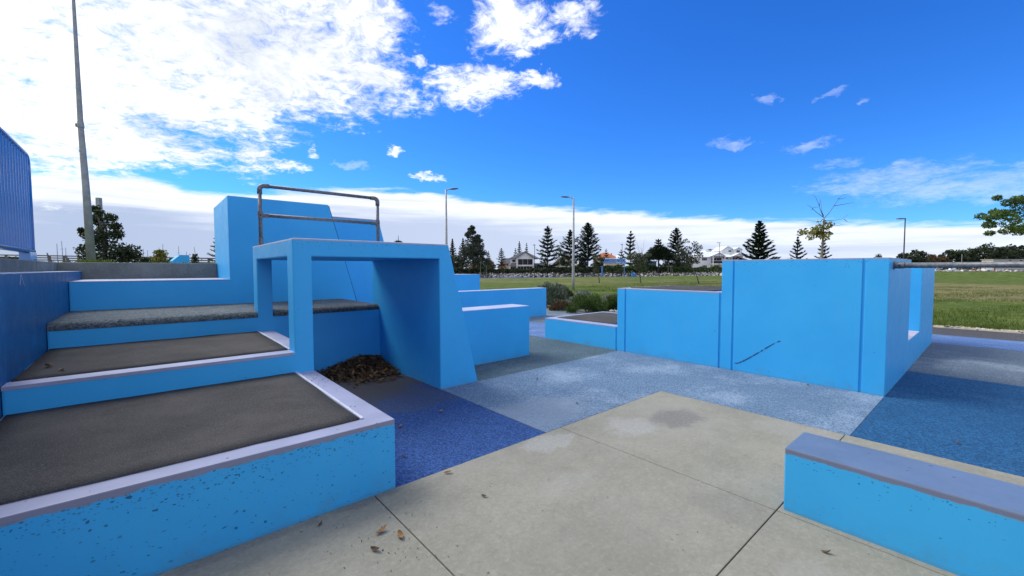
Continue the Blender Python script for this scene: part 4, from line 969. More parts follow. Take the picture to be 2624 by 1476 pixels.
def young_tree(label, u, vb, vt, hw, dep, m, seed, lean_px=0, crown_v=None, n=900, leaf=.16, clumps=26, hollow=.3, trunk_r=.055, flat=1.):
    b = gpt(u, dep, -.02); k = m_at(dep); h = zpx(vt, dep); L = lean_px*k
    return broadleaf('young_tree', label, b, h, hw*k*.84, zpx(crown_v, dep), m, seed, leaf, n, clumps, trunk_r, (math.cos(-YAW)*L, math.sin(-YAW)*L), 'young trees on the lawn', hollow=hollow, bark='bark', flat=flat)
young_tree('leftmost young tree on the lawn, rounded grey green crown', 1536, 725, 645, 22, 46, 'olive_leaf', 71, -3, 690, 1500, .17)
young_tree('middle young tree on the lawn with wispy top', 1643, 727, 640, 34, 44.6, 'olive_leaf', 72, -6, 684, 2100, .17, hollow=.25)
young_tree('rightmost young tree on the lawn with bent trunk and dark leaves', 1793, 730, 607, 36, 43, 'gum_leaf', 73, -30, 670, 1300, .19, clumps=22, hollow=.5)
rg = np.random.default_rng(6)
# wisps above the middle young tree
yt = [o for o in bpy.data.objects if o.name.startswith('young_tree')][1]
for k in range(6):
    a = Vector((rg.normal()*.12, rg.normal()*.1, 3.0)); e = a + Vector((rg.normal()*.5, rg.normal()*.4, rg.uniform(.9, 2.1)))
    MB().tube([a, a.lerp(e, .5)+Vector((.05, 0, .1)), e], [.018, .012, .004], 4).build('twig', 'bark_pale', yt)

# blue park shelter, bench, barrier, tree stakes
sh = thing('blue_shelter', 'blue steel shelter beams and posts on the far edge of the lawn', 'shelter', gpt(1583, 80), -YAW)
kx = m_at(80)
for u in (1542.5, 1623): MB().box((u-1583)*kx-.13, (u-1583)*kx+.13, -.13, .13, -.1, zpx(666 if u < 1600 else 697, 80)).build('post', 'blue_steel', sh)
for v0, v1, yy in ((663.5, 667.5, -.5), (669, 673, -.7), (674.2, 676, -.9)): MB().box((1540-1583)*kx, (1601-1583)*kx, yy, yy+.28, zpx(v1, 80), zpx(v0, 80)).build('beam', 'blue_steel', sh)
MB().box((1619-1583)*kx, (1628-1583)*kx, -.3, .3, -.05, .62).build('plinth', 'blue_steel', sh)
MB().tube([((1600-1583)*kx, 0, zpx(670, 80)), ((1600-1583)*kx, 0, -.1)], .07, 8).build('post', 'blue_steel', sh)
bn = thing('park_bench', 'dark park bench by the rocks, left of the slim path lamp', 'bench', gpt(1582, 84), -YAW)
MB().box(-1.1, .9, -.25, .25, .42, .48).build('seat', 'black_metal', bn); MB().box(-1.1, .9, .22, .28, .6, .85).build('backrest', 'black_metal', bn)
for x in (-.95, .75): MB().box(x-.04, x+.04, -.22, .27, 0, .6).build('leg', 'black_metal', bn)
st = thing('tree_stakes', 'three pale timber stakes with crossbar around a sapling on the far lawn edge', 'tree guard', gpt(1721, 92), -YAW)
for x, t_ in ((-.75, 0), (-.15, .05), (.35, .35)): MB().tube([(x, 0, -.1), (x-t_, .1, 2.1)], .05, 6).build('stake', 'timber_grey', st)
MB().tube([(-1.2, 0, 2.05), (.3, 0, 2.05)], .05, 6).build('crossbar', 'bark_pale', st)
br = thing('post_barrier', 'thin wire barrier of posts at the lawn edge beside the far blue block', 'barrier', gpt(1240, 66), -YAW)
for x in (-.55, .0, .42): MB().tube([(x, 0, -.1), (x, 0, 1.0)], .03, 6).build('post', 'timber_grey', br)
for z in (.5, .95): MB().tube([(-.6, 0, z), (.6, 0, z)], .015, 5).build('wire', 'timber_grey', br)
for i, (u, lb) in enumerate(((1231, 'thin bare sapling standing at the right edge of the far blue block'), (1246, 'second thin sapling just right of the far blue block'))):
    s_ = thing('sapling', lb, 'sapling', gpt(u, 62)); MB().tube([(0, 0, -.1), (.03, 0, zpx(672+i*8, 62))], [.035, .02], 6).build('trunk', 'bark_pale', s_)
    leaf_obj('crown', rg.normal(size=(60, 3))*np.array([.25, .25, .35])+np.array([0, 0, zpx(676+i*8, 62)]), rg, .16, 'olive_leaf', s_)

# ------------------------------------------------------------------ right side: half bare tree, gums over the water, near branch
bt = thing('half_bare_tree', 'slender tree with bare upper branches and leaves halfway up, behind the big block', 'tree', gpt(2106, 30, 0), -YAW)
kb = m_at(30)
def bp(u, v, y=0.): return Vector(((u-2106)*kb, y, zpx(v, 30)))
MB().tube([(0.0, 0, -.1), bp(2104, 660), bp(2106, 610), bp(2107, 560)], [.085, .075, .06, .042], 8).build('trunk', 'bark_pale', bt, smooth=True)
for br_ in ([(2107, 562), (2098, 540), (2092, 520), (2086, 506), (2079, 500)], [(2107, 562), (2120, 545), (2133, 522), (2144, 505), (2167, 498)], [(2104, 558), (2085, 545), (2070, 532), (2059, 526)],
            [(2130, 530), (2150, 527), (2166, 524), (2177, 523)], [(2109, 568), (2135, 566), (2158, 563), (2178, 550)], [(2158, 563), (2168, 569), (2174, 569)], [(2118, 585), (2135, 578), (2150, 579), (2166, 576)],
            [(2094, 530), (2097, 518), (2095, 510)], [(2140, 512), (2152, 512), (2160, 509)], [(2100, 570), (2082, 568), (2062, 567)], [(2106, 556), (2101, 540), (2103, 520)], [(2075, 540), (2080, 533), (2092, 534)]):
    yy = rg.uniform(-.4, .4); P_ = [bp(u, v, yy*i_/3) for i_, (u, v) in enumerate(br_)]
    MB().tube(P_, list(np.linspace(.022, .006, len(P_))), 5).build('branch', 'bark', bt, smooth=True)
C = [bp(u, v, rg.normal()*.35) for u, v in ((2105, 572), (2112, 580), (2098, 585), (2082, 592), (2068, 595), (2056, 596), (2095, 602), (2110, 602), (2120, 600), (2078, 608), (2100, 612), (2090, 595), (2108, 592))]
leaf_obj('crown', clump_points(rg, np.array(C), np.full(len(C), .34), 720), rg, .19, 'yellow_leaf', bt, .55)
FAR_R = [('wide umbrella gum right of the tall lamp post', 2340, 646, 686, 36, 1.), ('low gum between the umbrella gum and the reddish tree', 2385, 664, 686, 24, 1.), ('reddish brown tree across the water', 2396, 656, 684, 22, 1.), ('flat topped gum left of the tallest gum clump', 2440, 641, 684, 30, .8),
         ('rounded gum directly left of the tallest clump', 2475, 642, 684, 22, 1.), ('tallest domed gum across the water', 2512, 628, 684, 38, 1.), ('gum with flat crown right of the tallest dome', 2552, 634, 684, 24, .8), ('gum behind the flat cream building', 2590, 630, 684, 30, 1.), ('gum at the right edge of the view across the water', 2625, 631, 684, 30, 1.)]
for i, (lb, u, vt, vb, hw, fl) in enumerate(FAR_R):
    dep = 420 + i*6
    far_tree(lb, u, vt, vb, hw, dep, 'red_leaf' if 'reddish' in lb else 'dark_leaf', 200+i, 3000, 2.1, 'gum_tree', fl, 34, 'gum trees across the water', z0=.0, trunk_r=.5, hollow=.5)
far_tree('dark treetop just showing over the big block', 2252, 652, 684, 14, 300, 'dark_leaf', 221, 500, .9, group=None, z0=0.)
mb = MB(); p0, p1, p2, p3 = gpt(2230, 405), gpt(2760, 470), gpt(2760, 900), gpt(2230, 900)
mb.prism([(p.x, p.y) for p in (p0, p1, p2, p3)], -1.2, .6, 'z'); tag(mb.build('far_shore', 'soil'), kind='structure')
rg2 = np.random.default_rng(17); P = []
for k in range(7000):
    u = rg2.uniform(2225, 2690); dep = rg2.uniform(445, 480); p = gpt(u, dep); P.append((p.x, p.y, .6+rg2.uniform(0, 1)**.8*(zpx(655, dep)-.6)*(.5+.5*math.sin(u*.075+.6)**2)*min(1, max(.35, (u-2280)/140))))
o = leaf_obj('shore_woodland', np.array(P), rg2, 2.0, 'dark_leaf', None); tag(o, 'continuous dark woodland strip along the far shore at the right', 'trees', kind='stuff')
fb = thing('flat_roofed_building', 'long cream flat roofed building across the water at the right', 'building', gpt(2590, 400, .0), -YAW)
kf = m_at(400)
MB().box((2544-2590)*kf, (2650-2590)*kf, 0, 10, 0, zpx(667, 400)).build('wall', 'cream_wall', fb)
MB().box((2542-2590)*kf, (2652-2590)*kf, -.8, 10.8, zpx(667, 400), zpx(666, 400)).build('roof', 'cream_wall', fb)
for u in (2587, 2615): MB().box((u-3-2590)*kf, (u+3-2590)*kf, -.1, .05, zpx(670.5, 400), zpx(668.5, 400)).build('window', 'glass_dark', fb)
ps = thing('mast_pole', 'thin pale pole standing before the gums across the water', 'pole', gpt(2463, 395)); MB().tube([(0, 0, -.9), (0, 0, zpx(653, 395))], .35, 6).build('shaft', 'bark_pale', ps)
for i, (u, lb) in enumerate(((2390, 'white motor boat moored nearest the big block'), (2440, 'white motor boat moored beside the thin pale pole'), (2535, 'long white boat moored before the cream building'))):
    bo = thing('boat', lb, 'boat', gpt(u, 385, -.85), -YAW, 'boats moored on the far shore'); L = (5, 6, 9)[i]
    MB().prism([(-L, .9), (-L*.92, 0), (L*.8, 0), (L, 1.0)], -1.3, 1.3).build('hull', 'boat_white', bo); MB().prism([(-L*.5, .9), (-L*.4, 2.), (L*.25, 2.), (L*.5, .95)], -.9, .9).build('cabin', 'boat_white', bo)
for i, (u, lb) in enumerate(((2500, 'left one of two rust coloured posts at the water edge'), (2548, 'right one of two rust coloured posts at the water edge'))):
    po_ = thing('marker_post', lb, 'post', gpt(u, 84, .3), group='rust coloured posts at the water edge'); MB().tube([(0, 0, -.4), (0, 0, zpx(684, 84)-.3)], .12, 8).build('shaft', 'timber_red', po_)
pts = []
for u in np.arange(2380, 2700, 2.6):
    p = gpt(u, 101 + (2624-u)*.016 + r.uniform(-1, 2)); pts.append((p.x*1.0, p.y*1.0, .55+r.uniform(-.2, .3)))
rocks('shore_rocks', pts, .3, .7, 9); tag(bpy.data.objects['shore_rocks'], 'pale rocks along the water edge at the right', 'rocks')
# the overhanging tree whose crown enters from the right
rgt_ = np.random.default_rng(23); nb = gpt(2860, 19.5, 0); nt = thing('shade_tree', 'leafy green tree reaching in from the right edge', 'tree', nb, -YAW)
kn = m_at(19.5)
def np_(u, v, y=0.): return Vector(((u-2860)*kn, y, zpx(v, 19.5)))
MB().tube([(0, 0, -.1), (0.05, 0, 1.4), (0, .05, 2.6), np_(2850, 520)], [.17, .14, .12, .06], 9).build('trunk', 'bark', nt, smooth=True)
C = []; rd = []
for u0, v0, u1, v1 in ((2850, 590, 2522, 563), (2850, 600, 2560, 590), (2850, 560, 2575, 545), (2850, 540, 2610, 508), (2850, 600, 2620, 605), (2850, 560, 2640, 560), (2850, 520, 2700, 480), (2850, 520, 2860, 440), (2850, 520, 3000, 480), (2850, 570, 3120, 560), (2850, 560, 2760, 590)):
    y1 = rgt_.normal()*.6; a, e = np_(u0, v0), np_(u1, v1, y1); mid_ = a.lerp(e, .5)+Vector((0, 0, .28))
    MB().tube([a, mid_, e], [.05, .03, .008], 6).build('limb', 'bark', nt, smooth=True)
    for q in np.linspace(.25, 1, 14):
        p = (a*(1-q)**2 + mid_*2*q*(1-q) + e*q*q); C.append(p + Vector(rgt_.normal(size=3)*np.array([.16, .3, .13]))); rd.append(.20+.34*(1-q)**.8)
leaf_obj('crown', clump_points(rgt_, np.array(C), np.array(rd), 24000), rgt_, .125, 'bright_leaf', nt, .42)

# ------------------------------------------------------------------ left side: raised terrace with tree, pole, fence and masts
sheet('terrace', [(-60, -10), (-1.43, -10), (-1.43, 10.15), (1.0, 10.15), (2.2, 12), (6, 40), (-60, 40)], 1.60, 'lawn', thick=1.75)
pole_b = gpt(236, 13.2, 1.58); lp = thing('tall_pole', 'tall grey tapering light pole on the left with a collar halfway up', 'light pole', pole_b, -YAW)
kp = m_at(13.2)
def pp(u, v): return Vector(((u-236+.0461*(690-v))*kp, 0, zpx(v, 13.2, u)-1.58))
MB().tube([pp(236, 690), pp(221, 480), pp(208, 327), pp(190, 0), pp(176, -260)], [.118, .090, .072, .038, .025], 12).build('shaft', 'pole_grey', lp, smooth=True)
cmb = MB(); cmb.tube([pp(208.6, 333), pp(207.8, 320)], [.086, .082], 12); cmb.build('collar', 'pole_grey', lp); MB().box(*(lambda q: (q.x-.13, q.x-.08, -.04, .04, q.z-.05, q.z+.05))(pp(208, 327))).build('bracket', 'lamp_grey', lp)
MB().tube([pp(213, 393), pp(212.6, 390)], [.084, .084], 12).build('band', 'pole_grey', lp)
MB().tube([pp(176, -255), pp(176, -275)], [.05, .05], 10).build('cap', 'lamp_grey', lp)
gp_ = thing('post_column', 'pale square topped post behind the dark bushy tree', 'post', gpt(262, 27, 1.6), -YAW); MB().box(-.11, .11, -.11, .11, 0, zpx(507, 27)-1.6).build('shaft', 'pole_grey', gp_)
t = thing('bushy_tree', 'dark bushy tree beside the tall grey pole', 'tree', gpt(270, 22, 1.6)); rgb = np.random.default_rng(29); k22 = m_at(22)
C = []; rd = []
for u, v, rr in ((272, 660, 34), (262, 640, 36), (280, 622, 30), (250, 625, 26), (258, 600, 26), (276, 595, 26), (262, 572, 20), (246, 560, 14), (243, 535, 8), (240, 605, 22), (222, 598, 16), (212, 592, 8), (215, 640, 16), (228, 660, 20), (300, 600, 14), (296, 580, 12), (284, 557, 12), (300, 640, 22), (320, 645, 22), (338, 642, 18), (345, 655, 16), (310, 660, 24), (335, 665, 20), (240, 672, 20), (290, 672, 30), (253, 545, 8)):
    p = pt(u, v, 22 + rgb.normal()*.5); C.append((p.x-t.location.x, p.y-t.location.y, p.z-1.6)); rd.append(rr*k22*.98)
P = clump_points(rgb, np.array(C), np.array(rd), 6400) + rgb.normal(size=(6400, 3))*.05
leaf_obj('crown', P[P[:, 2] > 0], rgb, .125, 'dark_leaf', t, .62)
MB().tube([(0, 0, -.2), (.05, 0, 1.), (-.1, .05, 2.2), (-.25, 0, 3.)], [.1, .08, .05, .02], 7).build('trunk', 'bark', t, smooth=True)
for i_ in (8, 10, 14, 18): MB().tube([(0, 0, .8), Vector(C[i_])*.6+Vector((0, 0, .3)), C[i_]], [.035, .025, .01], 5).build('limb', 'bark', t)
def small_shrub(name, label, u, vt, hw, dep, m, seed, n=700, leaf=.12, z0=1.6, vb=668):
    rg_ = np.random.default_rng(seed); b = gpt(u, dep, z0); t_ = thing(name, label, 'shrub', b); k = m_at(dep); h_ = zpx(vt, dep)-z0
    P = np.stack([rg_.normal(size=n)*hw*k*.42, rg_.normal(size=n)*hw*k*.42, np.abs(rg_.uniform(0, 1, n))**.8*h_], 1); P[:, :2] *= (1.15-.75*P[:, 2:]/h_)
    leaf_obj('foliage', P, rg_, leaf, m, t_, .6)
    for q in range(3): MB().tube([(0, 0, -.1), (rg_.normal()*hw*k*.3, rg_.normal()*hw*k*.2, h_*.85)], [.03, .008], 5).build('stem', 'bark', t_)
    return t_
small_shrub('shrub', 'yellow green shrub growing behind the coping wall', 412, 640, 26, 20, 'yellow_leaf', 301, 620)
small_shrub('shrub', 'low dark shrub between the bushy tree and the yellow green shrub', 372, 660, 26, 19, 'dark_leaf', 302, 420)
small_shrub('shrub', 'sparse dark shrub right of the little blue block', 500, 650, 16, 22, 'dark_leaf', 303, 190, .12)
small_shrub('shrub', 'low scrubby plant left of the little blue block', 440, 662, 18, 19, 'olive_leaf', 304, 260, .11)
norfolk('young pine half hidden behind the tallest blue block', gpt(556, 34, 1.6), zpx(600, 34)-1.6, 26*m_at(34), 305, .05, 8, 0, .8, group=None)
lb_ = thing('little_blue_block', 'little blue block standing on the terrace behind the coping wall', 'climbing block', gpt(468, 17, 1.6), -YAW-.62); hl = zpx(652.5, 17)-1.6
MB().prism([(-.16, 0), (.16, 0), (.16, hl), (-.16, hl*.98)], -.13, .20, 'y').prism([(-.13, 0), (-.13, hl*.96), (-.36, hl*.55), (-.36, 0)], -.158, .158, 'x').build('body', 'paint_plain', lb_)
tf = thing('timber_fence', 'dark timber post and rail fence along the far side of the terrace', 'fence', gpt(300, 36, 1.6), -YAW); kf2 = m_at(36)
for k in range(27):
    u = -130 + k*37.; MB().box((u-300)*kf2-.06, (u-300)*kf2+.06, -.06, .06, -.1, zpx(653.5+.018*(u-80), 36)-1.55).build('post', 'timber_grey', tf)
for v in (653, 658.5, 664):
    zz = [zpx(v+.018*(u-80), 36)-1.6 for u in (-150, 850)]
    MB().add([((u-300)*kf2, y, z+dz_) for (u, z) in ((-150, zz[0]), (850, zz[1])) for y in (-.09, -.05) for dz_ in (-.05, .05)], [(0, 1, 3, 2), (4, 6, 7, 5), (0, 4, 5, 1), (1, 5, 7, 3), (3, 7, 6, 2), (2, 6, 4, 0)]).build('rail', 'timber_grey', tf)
MASTS = [(149.5, 623, 0, 'yacht mast left of the tall pole, shorter of a pair'), (163, 616, 1.5, 'yacht mast left of the tall pole, taller of a pair'), (171.5, 633, 0, 'short yacht mast close beside the taller mast of the pair'), (327, 619, 0, 'mast tip showing above the bushy tree'), (368, 637, -2.5, 'faint leaning mast right of the bushy tree'),
         (381, 640, 1, 'mast with crosstree right of the bushy tree'), (410, 633, 0, 'mast rising behind the yellow green shrub'), (418, 624, -3, 'leaning mast over the yellow green shrub'), (430, 641, 0, 'short mast right of the yellow green shrub'), (460, 630, 0, 'upright mast over the little blue block'), (479.5, 644, 0, 'short mast tip at the right edge of the little blue block'), (504, 632, 5, 'leaning mast over the sparse shrub')]
for i, (u, vt, ln, lb) in enumerate(MASTS):
    dep = 120 + (i*7) % 23; km = m_at(dep); b = gpt(u + ln*.8, dep, -.85); y = thing('yacht', 'moored yacht, its ' + lb, 'yacht', b, -YAW, 'yachts moored beyond the terrace')
    h_ = zpx(vt, dep)+.85; top = Vector((-ln*km*1.6, 0, h_))
    MB().tube([(0, 0, 1.), top], [.10, .055], 6).build('mast', 'lamp_grey', y)
    MB().prism([(-3.8, 1.1), (-3.2, 0), (3.6, 0), (4.6, 1.2)], -1.3, 1.3).build('hull', 'boat_white', y)
    MB().tube([(0, 0, 2.0), (-3.2, 0, 2.1)], .06, 6).build('boom', 'lamp_grey', y); MB().tube([(-.15, 0, 2.15), (-3.1, 0, 2.25)], .17, 8).build('sail_cover', 'sail_cover', y)
    if i in (1, 5, 9): MB().tube([(top.x*.75-.7, 0, h_*.78), (top.x*.75+.7, 0, h_*.78)], .04, 5).build('spreader', 'lamp_grey', y)
for i, (u, v0, v1, lb) in enumerate(((127, 646, 668, 'furled purple sail leaning left of the tall pole'), (174, 652, 668, 'second furled sail just left of the tall pole'))):
    b = gpt(u+5, 60, 1.0); y = thing('furled_sail', lb, 'sail', b, -YAW, 'furled sails beyond the fence'); k6 = m_at(60)
    MB().tube([(0, 0, -1.9), (-2*k6, 0, zpx(v1, 60)-1.), (-9*k6, 0, zpx(v0, 60)-1.)], [.26, .22, .05], 8).build('roll', 'sail_cover', y, smooth=True)
rg = np.random.default_rng(41); P = []
for k in range(1500):
    x = rg.uniform(-1.35, .95); P.append((x, 10.5+rg.uniform(0, 2.2), 1.58+rg.uniform(0, .09)*abs(math.sin(x*2.3+1.))))
for k in range(700):
    p = pt(240+rg.normal()*26, 680, 12.6+rg.uniform(-.4, .5)); P.append((p.x, p.y, 1.6+rg.uniform(0, .22)))
o = leaf_obj('terrace_grass', np.array(P), rg, .12, 'grass_blade', None, .16, bias=(0, 0, 1.2)); tag(o, 'grass tufts growing behind the coping wall', 'grass', kind='stuff')
hedge('dark_hedge', 'dark hedge behind the blue balustrade at the left edge', -60, 64, 655, 20, 24, 'dark_leaf', 1500, 310, z0=1.6, leaf=.16, width=.5)

# ------------------------------------------------------------------ garden bed shrubs
def bush(label, u, vb, vt, hw, dep, m, seed, n, leaf, squash=1., group='shrubs in the garden bed', aspect=.32, upb=.6, name='garden_shrub', dep_r=1.):
    rg_ = np.random.default_rng(seed); b = gpt(u, dep, .0); t_ = thing(name, label, 'shrub', b, -YAW, group); k = m_at(dep); h_ = zpx(vt, dep); rx = hw*k
    nc = 46; a = rdir(rg_, nc); a[:, 2] = np.abs(a[:, 2]); C = a*np.array([rx, rx*dep_r, h_*.9])*rg_.uniform(.62, .98, nc)[:, None]; C[:, 2] = np.maximum(C[:, 2], .05)
    P = clump_points(rg_, C, np.full(nc, min(rx, h_)*.30), n); P = P[P[:, 2] > .01]; out_ = P/np.array([rx, rx*dep_r, h_]); 
    D = out_ + rdir(rg_, len(P))*.55 + np.array([0, 0, upb]); D /= np.linalg.norm(D, axis=1)[:, None]; L = leaf*rg_.uniform(.6, 1.4, len(P))
    V, Q = quads_at(P, D, rdir(rg_, len(P)), L, L*aspect); arr_mesh('foliage', V, Q, m, t_)
    for q in range(6):
        c_ = C[q]; MB().tube([(0, 0, -.05), (c_[0]*.5, c_[1]*.5, c_[2]*.6), tuple(c_)], [.022, .014, .006], 5).build('stem', 'bark', t_)
    return t_
bush('tall grey green shrub behind the end of the long thin block', 1412, 792, 718, 48, 17.2, 'sage_leaf', 81, 4200, .12)
bush('dark leafy shrub at the foot of the near lamp post', 1440, 775, 724, 34, 18.6, 'dark_leaf', 82, 3000, .11)
bush('low silvery shrub in front of the near lamp post', 1482, 792, 744, 58, 16.6, 'silver_leaf', 83, 5000, .105)
bush('bright green shrub in the middle of the garden bed', 1505, 799, 752, 52, 14.9, 'bush_leaf', 84, 6500, .095, aspect=.26)
bush('silvery shrub behind the bright green one, beside the middle block', 1562, 790, 752, 34, 16.2, 'silver_leaf', 85, 2500, .10)
bush('dark green shrub right against the middle blue block', 1592, 797, 745, 40, 15.4, 'bush_leaf', 86, 4300, .10)
bush('brown withered low shrub left of the bright green one', 1435, 792, 768, 26, 15.6, 'red_leaf', 87, 1500, .085)
rg = np.random.default_rng(51); P = []
for k in range(5200):
    x = rg.uniform(12.25, 15.8); y = rg.uniform(7.2, 13.5); P.append((x, y, .02+rg.uniform(0, .035)))
o = leaf_obj('leaf_litter', np.array(P), rg, .075, 'leaf_litter', None, .5, up=2.); tag(o, 'brown leaf litter covering the soil of the garden bed', 'leaf litter', kind='stuff')
pts = [(12.35+rg.uniform(-.25, .5), rg.uniform(6.6, 9.2), .03) for k in range(90)]; rocks('gravel', pts, .025, .07, 52); tag(bpy.data.objects['gravel'], 'pale stones and dirt at the edge of the garden bed', 'stones')
# lawn blades where the grass is close
rg = np.random.default_rng(61); n = 90000
X_ = 16.0 + 34*rg.uniform(0, 1, n)**1.7; Y_ = rg.uniform(-9, 24, n)
keep = ~((X_ < 17.9) & (Y_ > 6.2)); X_, Y_ = X_[keep], Y_[keep]
patch = np.sin(X_*.9+np.sin(Y_*.7)*1.7)+np.sin(Y_*1.3+X_*.37) + rg.normal(size=len(X_))*.6
X_, Y_ = X_[patch > -.4], Y_[patch > -.4]; n = len(X_)
P = np.stack([X_, Y_, np.full(n, .035)], 1); o = leaf_obj('grass', P, rg, .12, 'grass_blade', None, .11, bias=(0, 0, 1.5)); tag(o, 'short patchy grass of the park lawn', 'grass', kind='stuff')

pts = [(15.62+abs(rg.normal()*.14), rg.uniform(-9, 5.9), .03) for k in range(420)]; rocks('verge_stones', pts, .015, .055, 53); tag(bpy.data.objects['verge_stones'], 'small pale stones along the asphalt edge', 'stones')
n = 9000; X_ = 15.78+np.abs(rg.normal(size=n))*.28 - .12; Y_ = rg.uniform(-9, 6, n); k_ = (np.sin(Y_*2.3)+np.sin(Y_*5.1+1.)+rg.normal(size=n)*.5) > -.2
o = leaf_obj('verge_grass', np.stack([X_, Y_, .05+rg.uniform(0, .05, n)], 1)[k_], rg, .13, 'grass_blade', None, .10, bias=(0, 0, 1.2)); tag(o, 'ragged grass edge spilling over the sandy verge', 'grass', kind='stuff')
# ------------------------------------------------------------------ fallen leaves
def leaf_mesh(seed, L=.085, Wd=.028):
    r_ = random.Random(seed); n = 6; vs_ = []; curl = r_.uniform(.15, .5); tw = r_.uniform(-.5, .5)
    for i in range(n+1):
        q = i/n; w_ = Wd*math.sin(math.pi*min(1, q*.96+.03))**.8; z = curl*L*(q-.5)**2*2.2 + .004; s_ = math.sin(tw*(q-.5)*3)*w_*.6
        vs_ += [(L*(q-.5), -w_/2, z+s_+w_*.35), (L*(q-.5), 0, z), (L*(q-.5), w_/2, z-s_+w_*.35)]
    fs = []
    for i in range(n): a = i*3; fs += [(a, a+3, a+4, a+1), (a+1, a+4, a+5, a+2)]
    me = bpy.data.meshes.new('leaf'); me.from_pydata(vs_, [], fs); me.update(); return me
LM = []
for m in ('dead_leaf_dark', 'dead_leaf_tan'):
    for k in range(4):
        me = leaf_mesh(k*7+3); me.materials.append(MAT[m]); LM.append(me)
lpile = thing('leaf_pile', 'heap of dry brown leaves swept into the corner under the arch', 'leaf pile', (2.30, 6.05, 0))
r = random.Random(91)
def pile_h(x, y):                                   # banked against the riser and the arch leg
    a = (x-2.50)/.52; b = (y-6.5)/.85
    return max(0, .15*math.exp(-a*a*1.1-b*b*2.3))
rg = np.random.default_rng(92); V = []; NX, NY = 34, 34
for j in range(NY+1):
    for i in range(NX+1):
        x = 1.62+(2.79-1.62)*i/NX; y = 5.45+(6.49-5.45)*j/NY; V.append((x-2.30, y-6.05, pile_h(x, y)*rg.uniform(.86, 1.05)-.035))
arr_mesh('leaf_mass', V, [(j*(NX+1)+i, j*(NX+1)+i+1, (j+1)*(NX+1)+i+1, (j+1)*(NX+1)+i) for j in range(NY) for i in range(NX)], 'dead_leaf_dark', lpile)['kind'] = 'stuff'
n = 0
while n < 300:
    x, y = r.gauss(2.42, .32), 6.49-abs(r.gauss(0, .46))
    if not (1.45 < x < 2.77 and 5.4 < y < 6.48): continue
    h_ = pile_h(x, y)
    if h_ < .02 and r.random() < .6: continue
    o = link('leaf', LM[r.choice((0, 1, 2, 3, 0, 1, 2, 3, 4, 5, 6))], lpile); o.location = (x-2.30, y-6.05, h_+r.uniform(-.005, .025)); sc_ = r.uniform(.8, 1.55)
    o.scale = (sc_, sc_*r.uniform(.8, 1.3), sc_); o.rotation_euler = (r.gauss(0, .45), r.gauss(0, .45), r.uniform(0, 6.28)); n += 1
V, Q = [], []
lv = np.array([v.co[:] for v in LM[1].vertices]); lq = np.array([p.vertices[:] for p in LM[1].polygons])
for k in range(900):
    x, y = rg.normal(2.42, .34), 6.49-abs(rg.normal(0, .42))
    if not (1.5 < x < 2.77 and 5.45 < y < 6.48): continue
    A = np.array((Matrix.Rotation(rg.uniform(0, 6.28), 3, 'Z') @ Matrix.Rotation(rg.normal()*.5, 3, 'X') @ Matrix.Rotation(rg.normal()*.5, 3, 'Y')))
    Q.append(lq+len(V)*len(lv)); V.append(lv*rg.uniform(.7, 1.4) @ A.T + np.array([x-2.30, y-6.05, pile_h(x, y)+rg.uniform(-.01, .015)]))
arr_mesh('small_leaves', np.concatenate(V), np.concatenate(Q), 'dead_leaf_dark', lpile)['kind'] = 'stuff'
def gz(u, v, z=0.):
    d_ = pt(u, v, 1.) - Vector((0, 0, EYE)); k = (z-EYE)/d_.z; return Vector((d_.x*k, d_.y*k, z))
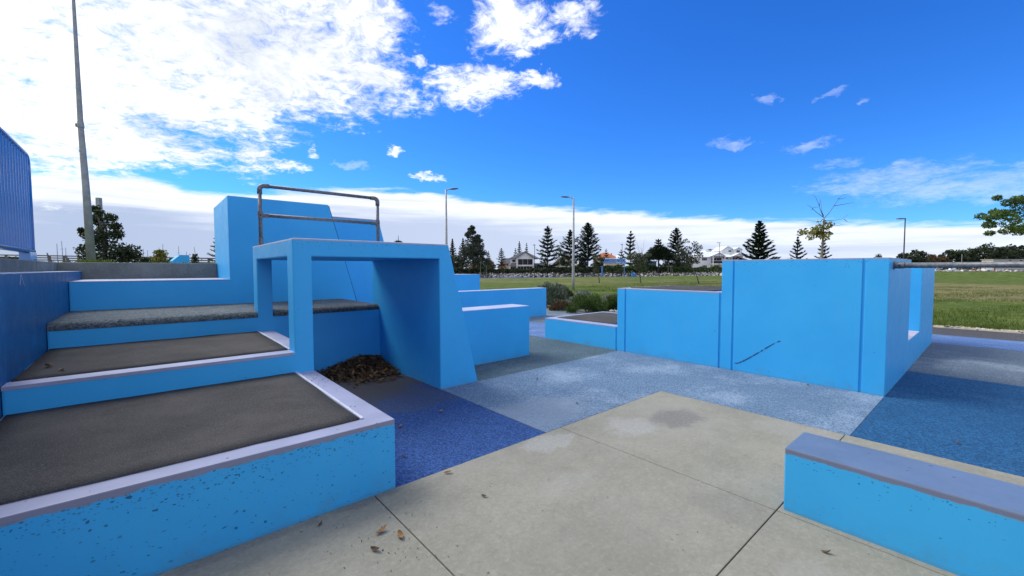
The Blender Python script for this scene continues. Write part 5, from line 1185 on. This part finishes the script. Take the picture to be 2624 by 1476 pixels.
LOOSE = [(1130, 1055, 0, 1.2, 1, 'tan leaf lying in the middle of the navy rubber'), (1025, 1094, 0, 1.1, 1, 'tan leaf on the navy rubber near the front step corner'), (1034, 1107, 0, .7, 0, 'small dark leaf next to the front step corner'), (1034, 1170, 0, .8, 0, 'dark leaf low on the navy rubber beside the step end'),
         (1148, 1212, 0, 1.0, 1, 'brown leaf on the concrete just below the navy rubber'), (979, 1363, 0, 1.25, 1, 'long brown leaf beside the slab joint, left of the twig leaf'), (1027, 1374, 0, 1.2, 1, 'brown leaf with long stalk beside the slab joint'), (963, 1410, 0, 1.0, 0, 'curled leaf on the concrete nearest the bottom left'),
         (1478, 1033, 0, .9, 1, 'reddish leaf on the pale rubber near the concrete corner'), (1376, 972, 0, .8, 0, 'dark leaf on the pale rubber closest to the arch leg'), (1549, 954, 0, .8, 0, 'dark leaf alone in the upper middle of the pale rubber'), (2120, 1417, 0, 0.8, 0, 'dark leaf on the concrete below the oblong block'),
         (2040, 962, 0, .8, 0, 'bit of bark on the pale rubber below the dark scuff'), (2070, 987, 0, .9, 0, 'leaf at the foot of the biggest block'), (2455, 1135, 0, .8, 0, 'dark leaf on the teal rubber'), (126, 940, Z2+.01, 1.6, 1, 'crumpled leaf on the second carpet tread, larger of two'), (160, 949, Z2+.01, 1.3, 1, 'crumpled leaf on the second carpet tread, smaller of two'), (820, 1345, 0, .65, 0, 'dark round seed pod on the concrete beside the front step'), (1241, 1272, 0, .7, 0, 'dark crumb of bark in the middle of the big slab')]
for i, (u, v, z, sc_, tan, lb) in enumerate(LOOSE):
    o = link('fallen_leaf', LM[(4 if tan else 0) + i % 4]); o.location = gz(u, v, z+.004); o.scale = (sc_*.72, sc_*.95, sc_*.8); o.rotation_euler = (r.gauss(0, .2), r.gauss(0, .2), r.uniform(0, 6.28)); tag(o, lb, 'leaf', 'fallen leaves lying about')
rg = np.random.default_rng(93); P = []
for k in range(130):
    u, v = rg.uniform(560, 2500), rg.uniform(960, 1476)
    if k < 65: u, v = rg.normal(990, 110), rg.uniform(1260, 1470)
    p = gz(u, v, .004)
    if p.x > 2.95 and p.y < .9 and p.x < 3.5: continue
    if p.y > Y1 and p.x < X1+.02: continue
    if p.y > 4.6 or p.x > 6.5: continue
    P.append(tuple(p))
for k in range(70): P.append((rg.uniform(1.12, 1.27), rg.normal(4.35, .22) if k < 60 else rg.uniform(3, 4.5), Z1+.004))
P = np.array(P); P = P[(P[:, 1] < Ya-.01)]
o = leaf_obj('ground_litter', P, rg, .013, 'dead_leaf_dark', None, .45, up=2.5); tag(o, 'scattered specks of bark and leaf crumbs on the ground', 'litter', kind='stuff')
